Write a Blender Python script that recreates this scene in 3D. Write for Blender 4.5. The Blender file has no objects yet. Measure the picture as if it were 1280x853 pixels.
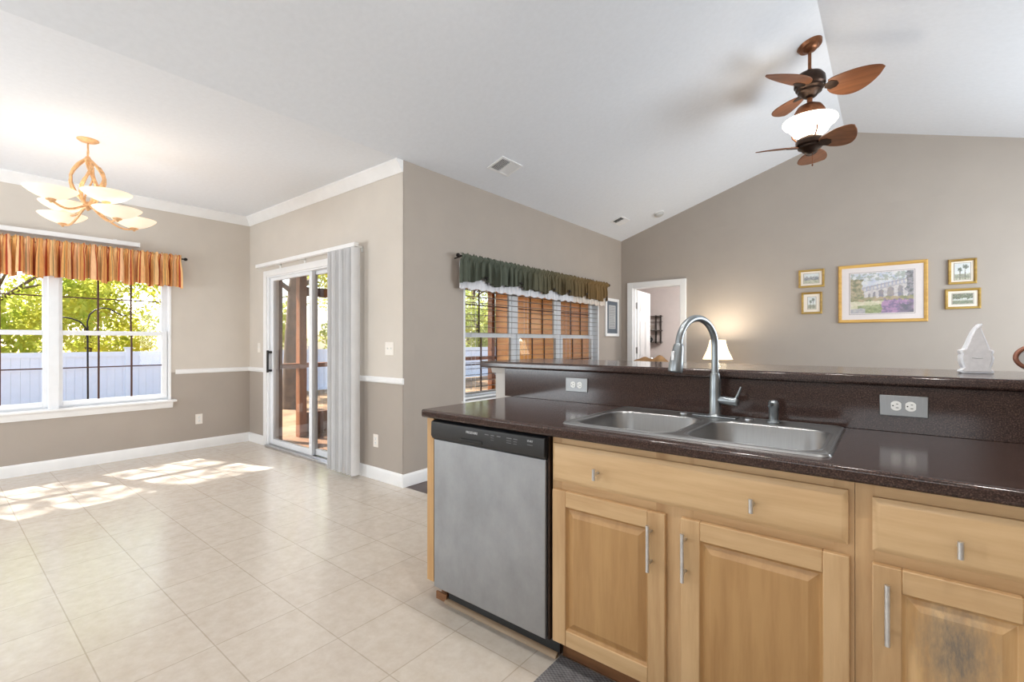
import bpy, bmesh, math, random
from mathutils import Vector, Matrix
R = math.radians
S = bpy.context.scene
COL = S.collection
random.seed(7)

# ------------------------------------------------------------------ camera
cam_d = bpy.data.cameras.new('camera'); cam = bpy.data.objects.new('camera', cam_d); COL.objects.link(cam)
cam_d.sensor_width = 36.0; cam_d.lens = 588.0 / 1280.0 * 36.0; cam_d.clip_start = 0.05; cam_d.clip_end = 300
cam.location = (0, 0, 1.23); cam.rotation_euler = (R(90.1), 0, R(38.75))
S.camera = cam
# ------------------------------------------------------------------ exposure
S.view_settings.view_transform = 'Standard'; S.view_settings.look = 'None'
S.view_settings.gamma = 1.0; S.view_settings.use_curve_mapping = False
S.view_settings.exposure = 0.0
S.cycles.max_bounces = 10; S.cycles.diffuse_bounces = 6; S.cycles.glossy_bounces = 4
S.cycles.transparent_max_bounces = 24; S.cycles.caustics_reflective = False; S.cycles.caustics_refractive = False
S.cycles.sample_clamp_indirect = 6.0
# ------------------------------------------------------------------ sky
W = bpy.data.worlds.new('sky'); S.world = W; W.use_nodes = True
wn = W.node_tree.nodes; wl = W.node_tree.links
sky = wn.new('ShaderNodeTexSky'); sky.sky_type = 'NISHITA'; sky.sun_disc = False
sky.sun_elevation = R(50); sky.sun_rotation = R(-105); sky.air_density = 1.0; sky.dust_density = 2.0
bg = wn['Background']; bg.inputs['Strength'].default_value = 0.62
wl.new(sky.outputs[0], bg.inputs['Color'])


def light(name, kind, loc, energy, color=(1, 1, 1), target=None, **kw):
    d = bpy.data.lights.new(name, kind); d.energy = energy; d.color = color
    for k, v in kw.items(): setattr(d, k, v)
    o = bpy.data.objects.new(name, d); COL.objects.link(o); o.location = loc
    if target is not None:
        o.rotation_euler = (Vector(target) - Vector(loc)).to_track_quat('-Z', 'Y').to_euler()
    return o


# sun through the trees, travelling towards +X and a little +Y
light('sun', 'SUN', (-20, -5, 20), 18.0, (1.0, 0.965, 0.91), target=(-20 + 10, -5 + 3.2, 20 - 12.4), angle=R(0.6))
# kitchen and living fill: unseen area lamps added to brighten, no window there
light('kitchen_fill', 'AREA', (-0.6, -2.5, 1.6), 38, (0.86, 0.94, 1.0), target=(-0.9, 3.0, 1.7), shape='RECTANGLE', size=2.6, size_y=1.3)
light('living_fill', 'AREA', (2.32, 4.7, 1.5), 140, (0.87, 0.945, 1.0), target=(-3.0, 4.5, 2.0), shape='RECTANGLE', size=2.6, size_y=1.7)
light('dining_window_daylight', 'AREA', (-6.13, 0.77, 1.3), 4, (0.90, 0.96, 1.0), target=(0.0, 1.0, 3.2), shape='RECTANGLE', size=1.6, size_y=1.1)
light('dining_side_fill', 'AREA', (-4.7, -2.5, 1.35), 118, (0.86, 0.94, 1.0), target=(-4.7, 1.2, 2.75), shape='RECTANGLE', size=2.0, size_y=1.3)  # added fill from the windowless back wall, aimed up to lift the dining ceiling
light('patio_door_daylight', 'AREA', (-5.05, 2.49, 1.1), 8, (0.98, 0.97, 0.95), target=(-5.0, -2.0, 0.8), shape='RECTANGLE', size=1.2, size_y=1.8)
light('bedroom_fill', 'AREA', (-2.2, 7.7, 2.38), 55, (1.0, 0.97, 0.95), target=(-2.9, 8.6, 0.0), shape='RECTANGLE', size=1.2, size_y=0.8)  # added lamp under the bedroom ceiling, brightens the room beyond the doorway


# ------------------------------------------------------------------ materials
def lin(c):
    return tuple((x / 12.92 if x <= .04045 else ((x + .055) / 1.055) ** 2.4) for x in [v / 255 for v in c]) + (1.0,)


class Mat:
    def __init__(s, name, rgb=(200, 200, 200), rough=.5, metal=0., spec=.5, **kw):
        s.m = bpy.data.materials.new(name); s.m.use_nodes = True
        s.n = s.m.node_tree.nodes; s.l = s.m.node_tree.links
        s.b = s.n['Principled BSDF']; s.out = s.n['Material Output']
        s.b.inputs['Base Color'].default_value = lin(rgb)
        s.b.inputs['Roughness'].default_value = rough
        s.b.inputs['Metallic'].default_value = metal
        s.b.inputs['Specular IOR Level'].default_value = spec
        s.m.diffuse_color = lin(rgb)

    def node(s, t, **kw):
        n = s.n.new(t)
        for k, v in kw.items():
            if k in n.inputs.keys(): n.inputs[k].default_value = v
            else: setattr(n, k, v)
        return n

    def coord(s, scale=(1, 1, 1), loc=(0, 0, 0), world=False):
        if world:
            g = s.node('ShaderNodeNewGeometry'); o = g.outputs['Position']
        else:
            g = s.node('ShaderNodeTexCoord'); o = g.outputs['Object']
        mp = s.node('ShaderNodeMapping'); mp.inputs['Scale'].default_value = scale; mp.inputs['Location'].default_value = loc
        s.l.new(o, mp.inputs['Vector']); return mp.outputs[0]

    def noise(s, vec, scale=5., detail=4., rough=.55):
        n = s.node('ShaderNodeTexNoise'); n.inputs['Scale'].default_value = scale
        n.inputs['Detail'].default_value = detail; n.inputs['Roughness'].default_value = rough
        s.l.new(vec, n.inputs['Vector']); return n.outputs['Fac']

    def ramp(s, fac, stops):
        r = s.node('ShaderNodeValToRGB'); e = r.color_ramp.elements
        while len(e) < len(stops): e.new(.5)
        for i, (p, c) in enumerate(stops): e[i].position = p; e[i].color = lin(c)
        s.l.new(fac, r.inputs[0]); return r.outputs[0]

    def mix(s, fac, a, b, mode='MIX'):
        m = s.node('ShaderNodeMix'); m.data_type = 'RGBA'; m.blend_type = mode
        for sock, v in ((m.inputs[0], fac), (m.inputs[6], a), (m.inputs[7], b)):
            if hasattr(v, 'links'): s.l.new(v, sock)
            else: sock.default_value = v
        return m.outputs[2]

    def base(s, o): s.l.new(o, s.b.inputs['Base Color']); return s

    def bump(s, h, strength=.2, dist=.002):
        b = s.node('ShaderNodeBump'); b.inputs['Strength'].default_value = strength; b.inputs['Distance'].default_value = dist
        s.l.new(h, b.inputs['Height']); s.l.new(b.outputs[0], s.b.inputs['Normal']); return s


def plain(name, rgb, rough=.5, metal=0., spec=.5, var=.0, scale=8., bump=0.):
    m = Mat(name, rgb, rough, metal, spec)
    if var or bump:
        f = m.noise(m.coord(), scale, 4)
        if var:
            lo = tuple(max(0, c * (1 - var)) for c in rgb); hi = tuple(min(255, c * (1 + var)) for c in rgb)
            m.base(m.ramp(f, [(.3, lo), (.7, hi)]))
        if bump: m.bump(f, bump, .002)
    return m.m


def wood(name, light_c, dark_c, axis='z', rough=.42, sc=1.0, knots=False):
    m = Mat(name, light_c, rough)
    st = {'x': (1.2, 14, 14), 'y': (14, 1.2, 14), 'z': (14, 14, 1.2)}[axis]
    v = m.coord(tuple(k * sc for k in st))
    f = m.noise(v, 2.2, 6, .6)
    f2 = m.noise(m.coord(tuple(k * .25 * sc for k in st)), 1.6, 3)
    a = m.ramp(f, [(.34, dark_c), (.60, light_c)])
    b = m.ramp(f2, [(.36, dark_c), (.62, light_c)])
    m.base(m.mix(.45, a, b)); m.bump(f, .06, .001)
    return m.m


def emit(name, rgb, strength, base=(240, 235, 225)):
    m = Mat(name, base, .4)
    m.b.inputs['Emission Color'].default_value = lin(rgb); m.b.inputs['Emission Strength'].default_value = strength
    return m.m


M = {}
M['paint_light'] = plain('light_taupe_paint', (211, 203, 193), .62, var=.012, scale=3)
M['paint_dark'] = plain('taupe_paint', (172, 162, 152), .62, var=.012, scale=3)
M['paint_grey'] = plain('pale_grey_paint', (190, 187, 184), .55, var=.01)
M['paint_bed'] = plain('pale_pink_paint', (226, 217, 212), .7, var=.01)
M['ceil'] = plain('white_ceiling_paint', (232, 235, 240), .85, spec=.2, var=.008, scale=30)
M['trim'] = plain('white_gloss_trim', (240, 240, 240), .35, var=.01)
M['vinyl'] = plain('white_vinyl', (238, 240, 243), .35, var=.01)
M['grille'] = plain('brown_grille', (78, 46, 34), .5, var=.1)
M['vane'] = plain('pale_grey_vane', (226, 227, 229), .55, var=.015)
M['slat'] = plain('white_slat', (226, 228, 230), .5, var=.02)
M['slat_backlit'] = plain('backlit_white_slat', (122, 112, 104), .6, var=.03)  # white slats coloured darker to stand for their backlit shade
M['black'] = plain('black_plastic', (38, 39, 41), .40, var=.08, scale=40)
M['black_matte'] = plain('black_metal', (32, 30, 30), .5, var=.1)
M['rack'] = plain('dark_grey_rack', (70, 64, 60), .5, var=.05)
M['dark_rod'] = plain('dark_rod_metal', (38, 32, 28), .4, .6, var=.1)
M['plate'] = plain('ivory_plate', (238, 232, 224), .4, var=.01)
M['slot'] = plain('slot_dark', (14, 13, 13), .6, var=.05)
M['print_grey'] = plain('printed_grey_lettering', (205, 206, 208), .5, var=.01)
M['print_dim'] = plain('printed_dim_lettering', (120, 121, 123), .5, var=.01)
M['nickel'] = plain('brushed_nickel', (214, 216, 219), .28, .95, var=.04, scale=60)
M['hinge'] = plain('hinge_metal', (120, 118, 116), .4, .9, var=.05)
M['white_plastic'] = plain('white_plastic', (236, 236, 233), .35, var=.01)
M['gold'] = wood('gilt_frame_wood', (222, 178, 98), (188, 140, 66), 'x', .35)
M['gold_dark'] = wood('aged_gilt_frame_wood', (196, 162, 84), (140, 108, 48), 'x', .35)
M['mat_board'] = plain('cream_mat_board', (236, 226, 212), .8, var=.01)
M['mat_lilac'] = plain('pale_mat_board', (226, 217, 214), .8, var=.01)
M['line_dark'] = plain('mat_line', (96, 88, 88), .7, var=.02)
M['maple_v'] = wood('maple_vertical', (206, 171, 127), (178, 140, 97), 'z')
M['maple_h'] = wood('maple_horizontal', (211, 178, 134), (186, 148, 104), 'x')
M['maple_panel'] = wood('maple_panel', (189, 149, 99), (164, 123, 77), 'z')
M['maple_edge'] = wood('maple_side', (200, 160, 110), (184, 140, 90), 'z')
M['toe'] = wood('toe_kick_wood', (150, 104, 66), (112, 74, 46), 'x', .55)
M['shoe'] = wood('tan_shoe_molding', (170, 146, 118), (146, 120, 92), 'x', .5)
M['porch_wood'] = wood('stained_porch_wood', (168, 104, 56), (122, 68, 34), 'z', .55)
M['porch_dark'] = wood('dark_porch_wood', (112, 66, 38), (78, 44, 24), 'z', .55)
M['deck'] = wood('deck_wood', (138, 98, 62), (100, 66, 40), 'x', .6)
M['tan_fabric'] = plain('tan_fabric', (176, 136, 94), .85, var=.12, scale=14, bump=.3)
M['table_wood'] = wood('side_table_wood', (110, 72, 44), (76, 46, 28), 'x')
M['lamp_base'] = plain('lamp_ceramic', (206, 190, 160), .3, var=.04)
M['bark'] = plain('tree_bark', (96, 78, 62), .9, var=.25, scale=6, bump=.6)
M['fence'] = plain('white_fence_vinyl', (238, 241, 246), .4, var=.01)
M['hook'] = plain('black_iron', (34, 32, 34), .5, .5, var=.1)
M['gnome'] = plain('white_painted_wood', (238, 240, 246), .35, var=.02, scale=30)
M['gnome_back'] = plain('white_flocked_back', (224, 222, 224), .6, var=.03, scale=60)
M['copper'] = plain('copper_brown_rim', (150, 100, 80), .35, .3, var=.08)
M['oval_face'] = plain('pale_grey_face', (196, 192, 188), .4, var=.03)
M['dark_floor'] = wood('dark_living_floor', (78, 54, 46), (52, 34, 30), 'x', .3)
M['duct'] = plain('vent_dark_opening', (70, 70, 72), .8, var=.05)
M['detector'] = plain('detector_grey', (190, 190, 188), .5, var=.02)
M['bronze'] = plain('oil_rubbed_bronze', (58, 44, 36), .32, .75, var=.15, scale=30)
M['brass'] = plain('antique_brass', (138, 92, 64), .36, .8, var=.12, scale=30)
M['blade'] = wood('fan_blade_wood', (136, 86, 54), (100, 58, 34), 'x', .4)
M['gilt_arm'] = plain('warm_gilt_arm', (226, 180, 132), .4, .35, var=.1, scale=40)
M['doc_navy'] = plain('slate_mat_board', (92, 100, 110), .8, var=.04)
M['doc_paper'] = plain('grey_paper', (176, 178, 178), .8, var=.02)
M['bulb'] = emit('lamp_globe_glass', (255, 240, 218), 7.0)
M['bowl'] = emit('alabaster_bowl_glass', (255, 230, 198), 0.42, (244, 232, 214))
M['shade'] = emit('lit_lamp_shade', (255, 232, 188), 1.5, (246, 230, 200))
M['can'] = emit('lit_can_lens', (255, 244, 226), 6.0)
M['cord'] = plain('white_cord', (214, 214, 212), .6, var=.02)
M['shelf_item'] = plain('woven_basket', (150, 140, 128), .8, var=.2, scale=40)


def mat_floor():
    m = Mat('beige_vinyl_tile', (220, 210, 198), .22)
    v = m.coord((1, 1, 1), (1.44, -1.41 + .338 * 20, 0), world=True)
    br = m.node('ShaderNodeTexBrick'); br.offset = 0.0; br.squash = 1.0
    br.inputs['Scale'].default_value = 1.0; br.inputs['Brick Width'].default_value = .345; br.inputs['Row Height'].default_value = .338
    br.inputs['Mortar Size'].default_value = .0028; br.inputs['Mortar Smooth'].default_value = .3; br.inputs['Bias'].default_value = 0
    br.inputs['Color1'].default_value = lin((209, 200, 189)); br.inputs['Color2'].default_value = lin((205, 195, 184)); br.inputs['Mortar'].default_value = lin((184, 173, 159))
    m.l.new(v, br.inputs['Vector'])
    f = m.noise(m.coord((1, 1, 1), world=True), 16, 10, .68)
    mot = m.ramp(f, [(.34, (240, 236, 231)), (.66, (255, 255, 255))])
    m.base(m.mix(1.0, br.outputs['Color'], mot, 'MULTIPLY'))
    m.bump(br.outputs['Fac'], -.15, .001)
    return m.m


def mat_counter():
    m = Mat('speckled_brown_laminate', (61, 46, 42), .13, spec=.5)
    f = m.noise(m.coord(), 260, 2, .5); f2 = m.noise(m.coord(), 90, 3)
    a = m.ramp(f, [(.36, (36, 26, 24)), (.52, (60, 45, 41)), (.70, (112, 86, 76))])
    b = m.ramp(f2, [(.35, (48, 36, 33)), (.65, (72, 55, 50))])
    m.base(m.mix(.4, a, b)); return m.m


def mat_stainless(name, smear=True, rough=.4, rgb=(178, 178, 180)):
    m = Mat(name, rgb, rough, .9)
    if smear:
        f = m.noise(m.coord((3, 3, 2)), 2.2, 8, .65)
        m.base(m.ramp(f, [(.3, tuple(c * .93 for c in rgb)), (.7, tuple(min(255, c * 1.05) for c in rgb))]))
        f2 = m.noise(m.coord((2, 2, 60)), 4, 3); m.bump(f2, .03, .0005)
    else:
        f2 = m.noise(m.coord((90, 4, 4)), 4, 3)
        m.base(m.ramp(f2, [(.3, tuple(c * .98 for c in rgb)), (.7, tuple(min(255, c * 1.02) for c in rgb))]))
    return m.m


def mat_stain_panel():
    m = Mat('worn_maple_panel', (196, 160, 112), .5)
    f = m.noise(m.coord((14, 14, 1.2)), 2.2, 6)
    a = m.ramp(f, [(.3, (184, 142, 92)), (.65, (208, 172, 124))])
    g = m.node('ShaderNodeTexGradient', gradient_type='SPHERICAL')
    m.l.new(m.coord((9, 1, 5.2), (-.135 * 9, 0, -.555 * 5.2), world=True), g.inputs[0])
    sp = m.node('ShaderNodeSeparateXYZ'); geo = m.node('ShaderNodeNewGeometry'); m.l.new(geo.outputs['Position'], sp.inputs[0])
    cb = m.node('ShaderNodeCombineXYZ'); m.l.new(sp.outputs[0], cb.inputs[0]); m.l.new(sp.outputs[2], cb.inputs[2])
    mp = m.node('ShaderNodeMapping'); mp.inputs['Scale'].default_value = (9, 1, 5.5); mp.inputs['Location'].default_value = (-.118 * 9, 0, -.52 * 5.5)
    m.l.new(cb.outputs[0], mp.inputs[0]); m.l.new(mp.outputs[0], g.inputs[0])
    n = m.noise(m.coord((30, 30, 8)), 3, 6, .7)
    mu = m.node('ShaderNodeMath', operation='MULTIPLY'); m.l.new(g.outputs['Fac'], mu.inputs[0]); m.l.new(n, mu.inputs[1])
    r = m.ramp(mu.outputs[0], [(.12, (0, 0, 0)), (.5, (255, 255, 255))])
    m.base(m.mix(r, a, lin((126, 114, 100)))); return m.m


def mat_glass():
    m = Mat('window_glass', (255, 255, 255), .02)
    t = m.node('ShaderNodeBsdfTransparent'); g = m.node('ShaderNodeBsdfGlossy'); g.inputs['Roughness'].default_value = .02
    fr = m.node('ShaderNodeFresnel'); fr.inputs['IOR'].default_value = 1.45
    mu = m.node('ShaderNodeMath', operation='MULTIPLY'); mu.inputs[1].default_value = .35; m.l.new(fr.outputs[0], mu.inputs[0])
    mx = m.node('ShaderNodeMixShader'); m.l.new(mu.outputs[0], mx.inputs[0]); m.l.new(t.outputs[0], mx.inputs[1]); m.l.new(g.outputs[0], mx.inputs[2])
    m.l.new(mx.outputs[0], m.out.inputs[0]); return m.m


def mat_leaf(name, c1, c2):
    m = Mat(name, c1, .55)
    f = m.noise(m.coord(), 1.2, 3)
    col = m.ramp(f, [(.35, c1), (.65, c2)])
    d = m.node('ShaderNodeBsdfDiffuse'); t = m.node('ShaderNodeBsdfTranslucent'); m.l.new(col, d.inputs[0]); m.l.new(col, t.inputs[0])
    mx = m.node('ShaderNodeMixShader'); mx.inputs[0].default_value = .55; m.l.new(d.outputs[0], mx.inputs[1]); m.l.new(t.outputs[0], mx.inputs[2])
    m.l.new(mx.outputs[0], m.out.inputs[0]); return m.m


def mat_vcol(name, rough=.85, bump=0., translucent=0.):
    m = Mat(name, (200, 150, 90), rough, spec=.2)
    a = m.node('ShaderNodeVertexColor', layer_name='Col'); m.base(a.outputs[0])
    if bump: m.bump(m.noise(m.coord(), 160, 2), bump, .002)
    return m.m


def mat_rug():
    m = Mat('charcoal_woven_mat', (84, 82, 84), .9)
    w = m.node('ShaderNodeTexChecker', Scale=90.0); m.l.new(m.coord((1, 1.6, 1)), w.inputs['Vector'])
    w.inputs['Color1'].default_value = lin((84, 83, 86)); w.inputs['Color2'].default_value = lin((140, 139, 142))
    n = m.noise(m.coord(), 30, 5)
    m.base(m.mix(.5, w.outputs[0], m.ramp(n, [(.3, (82, 80, 82)), (.7, (138, 135, 135))]))); m.bump(w.outputs['Fac'], .5, .003)
    return m.m


def mat_ground():
    m = Mat('leaf_litter_ground', (176, 140, 100), .95)
    f = m.noise(m.coord((1, 1, 1), world=True), 1.4, 10, .7)
    m.base(m.ramp(f, [(.3, (92, 68, 46)), (.5, (138, 108, 76)), (.72, (166, 140, 104))])); m.bump(f, .6, .05); return m.m


def mat_siding():
    m = Mat('orange_stained_siding', (240, 160, 70), .5)
    f = m.noise(m.coord((1.2, 10, 12)), 2.0, 6)
    m.base(m.ramp(f, [(.3, (232, 148, 58)), (.65, (250, 186, 92))])); return m.m


M['floor'] = mat_floor(); M['counter'] = mat_counter()
M['ss_door'] = mat_stainless('brushed_stainless_door', True, .48, (158, 159, 161))
M['ss_sink'] = mat_stainless('satin_stainless_sink', False, .30, (160, 160, 160))
M['ss_faucet'] = mat_stainless('satin_steel_faucet', False, .34, (150, 156, 160))
M['ss_plate'] = mat_stainless('steel_outlet_plate', False, .42, (150, 150, 150))
M['stain_panel'] = mat_stain_panel(); M['glass'] = mat_glass(); M['rug'] = mat_rug(); M['ground'] = mat_ground(); M['siding'] = mat_siding()
M['leaf_a'] = mat_leaf('yellow_green_leaves', (214, 208, 96), (170, 184, 76))
M['leaf_b'] = mat_leaf('green_leaves', (156, 170, 90), (190, 194, 104))
M['leaf_c'] = mat_leaf('autumn_leaves', (214, 196, 122), (184, 170, 92))
M['vcol'] = mat_vcol('woven_valance_fabric', .9, .25); M['print'] = mat_vcol('watercolour_print', .6)


# ------------------------------------------------------------------ mesh helpers
class MB:
    def __init__(s): s.v = []; s.f = []; s.m = []; s.c = None

    def add(s, vs, fs, mi=0):
        o = len(s.v); s.v += [tuple(p) for p in vs]
        for f in fs: s.f.append(tuple(i + o for i in f)); s.m.append(mi)
        return s

    def box(s, x0, x1, y0, y1, z0, z1, mi=0):
        vs = [(x, y, z) for z in (z0, z1) for y in (y0, y1) for x in (x0, x1)]
        return s.add(vs, [(0, 2, 3, 1), (4, 5, 7, 6), (0, 1, 5, 4), (2, 6, 7, 3), (0, 4, 6, 2), (1, 3, 7, 5)], mi)

    def obox(s, c, sx, sy, sz, mat, mi=0):
        b = MB().box(-sx / 2, sx / 2, -sy / 2, sy / 2, -sz / 2, sz / 2)
        return s.add([Vector(c) + mat @ Vector(p) for p in b.v], b.f, mi)

    def tube(s, pts, r, n=12, mi=0, cap=True, closed=False):
        pts = [Vector(p) for p in pts]; k = len(pts)
        rs = r if isinstance(r, (list, tuple)) else [r] * k
        vs = []; up = None
        for i, p in enumerate(pts):
            a = pts[(i - 1) % k] if (closed or i > 0) else p; b = pts[(i + 1) % k] if (closed or i < k - 1) else p
            d = (b - a).normalized()
            if up is None:
                up = Vector((0, 0, 1)) if abs(d.z) < .9 else Vector((1, 0, 0))
            x = d.cross(up)
            if x.length < 1e-6: x = d.orthogonal()
            x.normalize(); y = x.cross(d).normalized(); up = y
            for j in range(n):
                t = 2 * math.pi * j / n
                vs.append(p + (x * math.cos(t) + y * math.sin(t)) * rs[i])
        fs = []
        for i in range(k if closed else k - 1):
            for j in range(n):
                a = i * n + j; b = i * n + (j + 1) % n; i2 = (i + 1) % k
                fs.append((a, b, i2 * n + (j + 1) % n, i2 * n + j))
        if cap and not closed:
            fs.append(tuple(range(n - 1, -1, -1))); fs.append(tuple((k - 1) * n + j for j in range(n)))
        return s.add(vs, fs, mi)

    def lathe(s, prof, c=(0, 0, 0), n=32, mi=0, rot=None, close=False, sx=1.0, sy=1.0):
        vs = []; c = Vector(c)
        for (r, z) in prof:
            for j in range(n):
                t = 2 * math.pi * j / n; p = Vector((r * math.cos(t) * sx, r * math.sin(t) * sy, z))
                vs.append(c + (rot @ p if rot else p))
        fs = []; k = len(prof)
        for i in range(k if close else k - 1):
            i2 = (i + 1) % k
            for j in range(n):
                fs.append((i * n + j, i * n + (j + 1) % n, i2 * n + (j + 1) % n, i2 * n + j))
        if not close:
            if prof[0][0] > 1e-5: fs.append(tuple(range(n - 1, -1, -1)))
            if prof[-1][0] > 1e-5: fs.append(tuple((k - 1) * n + j for j in range(n)))
        return s.add(vs, fs, mi)

    def prism(s, poly, fn, d0, d1, mi=0):
        k = len(poly); vs = [fn(a, b, d0) for a, b in poly] + [fn(a, b, d1) for a, b in poly]
        fs = [tuple(range(k - 1, -1, -1)), tuple(range(k, 2 * k))] + [(i, (i + 1) % k, k + (i + 1) % k, k + i) for i in range(k)]
        return s.add(vs, fs, mi)

    def grid(s, nu, nv, fn, mi=0, wrap=False):
        vs = [fn(i / nu, j / nv) for j in range(nv + 1) for i in range(nu + 1)]
        fs = [(j * (nu + 1) + i, j * (nu + 1) + i + 1, (j + 1) * (nu + 1) + i + 1, (j + 1) * (nu + 1) + i) for j in range(nv) for i in range(nu)]
        return s.add(vs, fs, mi)


def worigin(o):
    p = Vector((0, 0, 0))
    while o is not None: p += o.location; o = o.parent
    return p


def props(o, label=None, cat=None, group=None, kind=None):
    for k, v in (('label', label), ('category', cat), ('group', group), ('kind', kind)):
        if v: o[k] = v
    return o


def mk(name, mb, mats, parent=None, label=None, cat=None, group=None, kind=None, bevel=0., smooth=38., colors=None, origin=None, solid=0., sub=0):
    if not isinstance(mats, (list, tuple)): mats = [mats]
    if parent is not None: org = worigin(parent)
    elif origin is not None: org = Vector(origin)
    else:
        xs = [v[0] for v in mb.v]; ys = [v[1] for v in mb.v]; zs = [v[2] for v in mb.v]
        org = Vector(((min(xs) + max(xs)) / 2, (min(ys) + max(ys)) / 2, min(zs)))
    me = bpy.data.meshes.new(name)
    me.from_pydata([(v[0] - org.x, v[1] - org.y, v[2] - org.z) for v in mb.v], [], mb.f)
    for m in mats: me.materials.append(m)
    if len(mats) > 1: me.polygons.foreach_set('material_index', mb.m)
    bm = bmesh.new(); bm.from_mesh(me); bmesh.ops.recalc_face_normals(bm, faces=bm.faces); bm.to_mesh(me); bm.free()
    if colors:
        ca = me.color_attributes.new('Col', 'FLOAT_COLOR', 'POINT')
        for i, c in enumerate(colors): ca.data[i].color = c
    if smooth:
        me.polygons.foreach_set('use_smooth', [True] * len(me.polygons)); me.set_sharp_from_angle(angle=R(smooth))
    me.update()
    o = bpy.data.objects.new(name, me); COL.objects.link(o)
    if parent is not None: o.parent = parent
    else: o.location = org
    if bevel:
        b = o.modifiers.new('bevel', 'BEVEL'); b.width = bevel; b.segments = 2; b.limit_method = 'ANGLE'; b.angle_limit = R(40)
    if solid:
        q = o.modifiers.new('solid', 'SOLIDIFY'); q.thickness = solid; q.offset = 0
    if sub:
        q = o.modifiers.new('sub', 'SUBSURF'); q.levels = sub; q.render_levels = sub
    return props(o, label, cat, group, kind)


def thing(name, loc, label, cat, group=None, kind=None):
    o = bpy.data.objects.new(name, None); o.empty_display_size = .1; COL.objects.link(o); o.location = loc
    return props(o, label, cat, group, kind)


def text_mesh(body, size):
    cu = bpy.data.curves.new('t', 'FONT'); cu.body = body; cu.size = size; cu.extrude = .0004; cu.align_x = 'LEFT'
    o = bpy.data.objects.new('t', cu); COL.objects.link(o)
    dg = bpy.context.evaluated_depsgraph_get(); me = o.evaluated_get(dg).to_mesh()
    vs = [tuple(v.co) for v in me.vertices]; fs = [tuple(p.vertices) for p in me.polygons]
    o.evaluated_get(dg).to_mesh_clear(); bpy.data.objects.remove(o); bpy.data.curves.remove(cu)
    return vs, fs


# ------------------------------------------------------------------ the room
H = 2.768; SL = .3195; XG = -3.206; XW = -6.216; YS = 2.525; YF = 6.669; XR = -0.40; XE = 2.406; YB = -2.6
RZ = H + SL * (XR - XG); RAIL = .89
T = .12


def wall(name, axis, p0, p1, u0, u1, z0, z1, holes, mats, split=RAIL, split_u=None):
    us = sorted({u0, u1} | {a for h in holes for a in h[:2]} | ({split_u} if split_u else set()))
    zs = sorted({z0, z1} | {a for h in holes for a in h[2:4]} | ({split} if split and z0 < split < z1 else set()))
    mb = MB()
    for a, b in zip(us[:-1], us[1:]):
        for c, d in zip(zs[:-1], zs[1:]):
            um, zm = (a + b) / 2, (c + d) / 2
            if any(h[0] < um < h[1] and h[2] < zm < h[3] for h in holes): continue
            mi = 0 if (split and zm < split) else (1 if len(mats) > 1 else 0)
            if axis == 'x': mb.box(p0, p1, a, b, c, d, mi)
            else: mb.box(a, b, p0, p1, c, d, mi)
    return mk(name, mb, mats, kind='structure', smooth=0)


mk('floor', MB().box(XW - T, XE, YB - T, YS + .012, -.1, 0), M['floor'], kind='structure', smooth=0)
mk('floor_living', MB().box(XG - T, XE, YS + .012, YF, -.1, -.002), M['dark_floor'], kind='structure', smooth=0)
mk('ceiling_dining', MB().box(XW - T, XG, YB - T, YS + T, H, H + .15), M['ceil'], kind='structure', smooth=0)
mk('ceiling_left', MB().prism([(XG, H), (XR, RZ), (XR, RZ + .15), (XG, H + .15)], lambda a, b, d: (a, d, b), YB - T, YF + T), M['ceil'], kind='structure', smooth=0)
ZE = H
mk('ceiling_right', MB().prism([(XR, RZ), (XE, ZE), (XE, ZE + .15), (XR, RZ + .15)], lambda a, b, d: (a, d, b), YB - T, YF + T), M['ceil'], kind='structure', smooth=0)

W1 = (-.20, 1.69, .59, 2.06)          # dining window opening (Y, Z)
SD = (-5.80, -3.88, 0.0, 2.055)        # patio door opening (X, Z)
W2 = (3.25, 5.95, .64, 1.96)          # living window opening (Y, Z)
D2 = (-3.03, -2.29, 0.0, 2.05)        # bedroom door opening (X, Z)
two = [M['paint_dark'], M['paint_light']]
wall('wall_left', 'x', XW - T, XW, YB - T, YS + T, 0, H, [W1], two)
wall('wall_patio', 'y', YS, YS + T, XW, XG, 0, H, [SD], two)
wall('wall_living', 'x', XG - T, XG, YS + T, YF + T, 0, H, [W2], [M['paint_dark']], None)
mk('wall_living_corner', MB().box(XG - .004, XG + .0015, YS + .0, YS + T + .001, 0, H), M['paint_dark'], kind='structure', smooth=0)
wall('wall_far', 'y', YF, YF + T, XG, XE, 0, H, [D2], [M['paint_dark']], None)
mk('wall_far_gable', MB().prism([(XG, H), (XE, H), (XR, RZ)], lambda a, b, d: (a, d, b), YF, YF + T), M['paint_dark'], kind='structure', smooth=0)
wall('wall_right', 'x', XE, XE + T, YB - T, YF + T, 0, ZE + .1, [], [M['paint_dark']], None)
wall('wall_behind', 'y', YB - T, YB, XW, XE, 0, H, [], two)
mk('wall_behind_gable', MB().prism([(XG, H), (XE, H), (XR, RZ)], lambda a, b, d: (a, d, b), YB - T, YB), M['paint_light'], kind='structure', smooth=0)

# baseboards, chair rails, crown
BB = [(0, 0), (.016, 0), (.016, .085), (.011, .1), (.006, .108), (0, .108)]


def run_x(name, prof, y, x0, x1, z, sgn=-1):   # along X on a wall at Y
    return mk(name, MB().prism(prof, lambda a, b, d: (d, y + sgn * a, z + b), x0, x1), M['trim'], kind='structure', smooth=30)


def run_y(name, prof, x, y0, y1, z, sgn=1):    # along Y on a wall at X
    return mk(name, MB().prism(prof, lambda a, b, d: (x + sgn * a, d, z + b), y0, y1), M['trim'], kind='structure', smooth=30)


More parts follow.
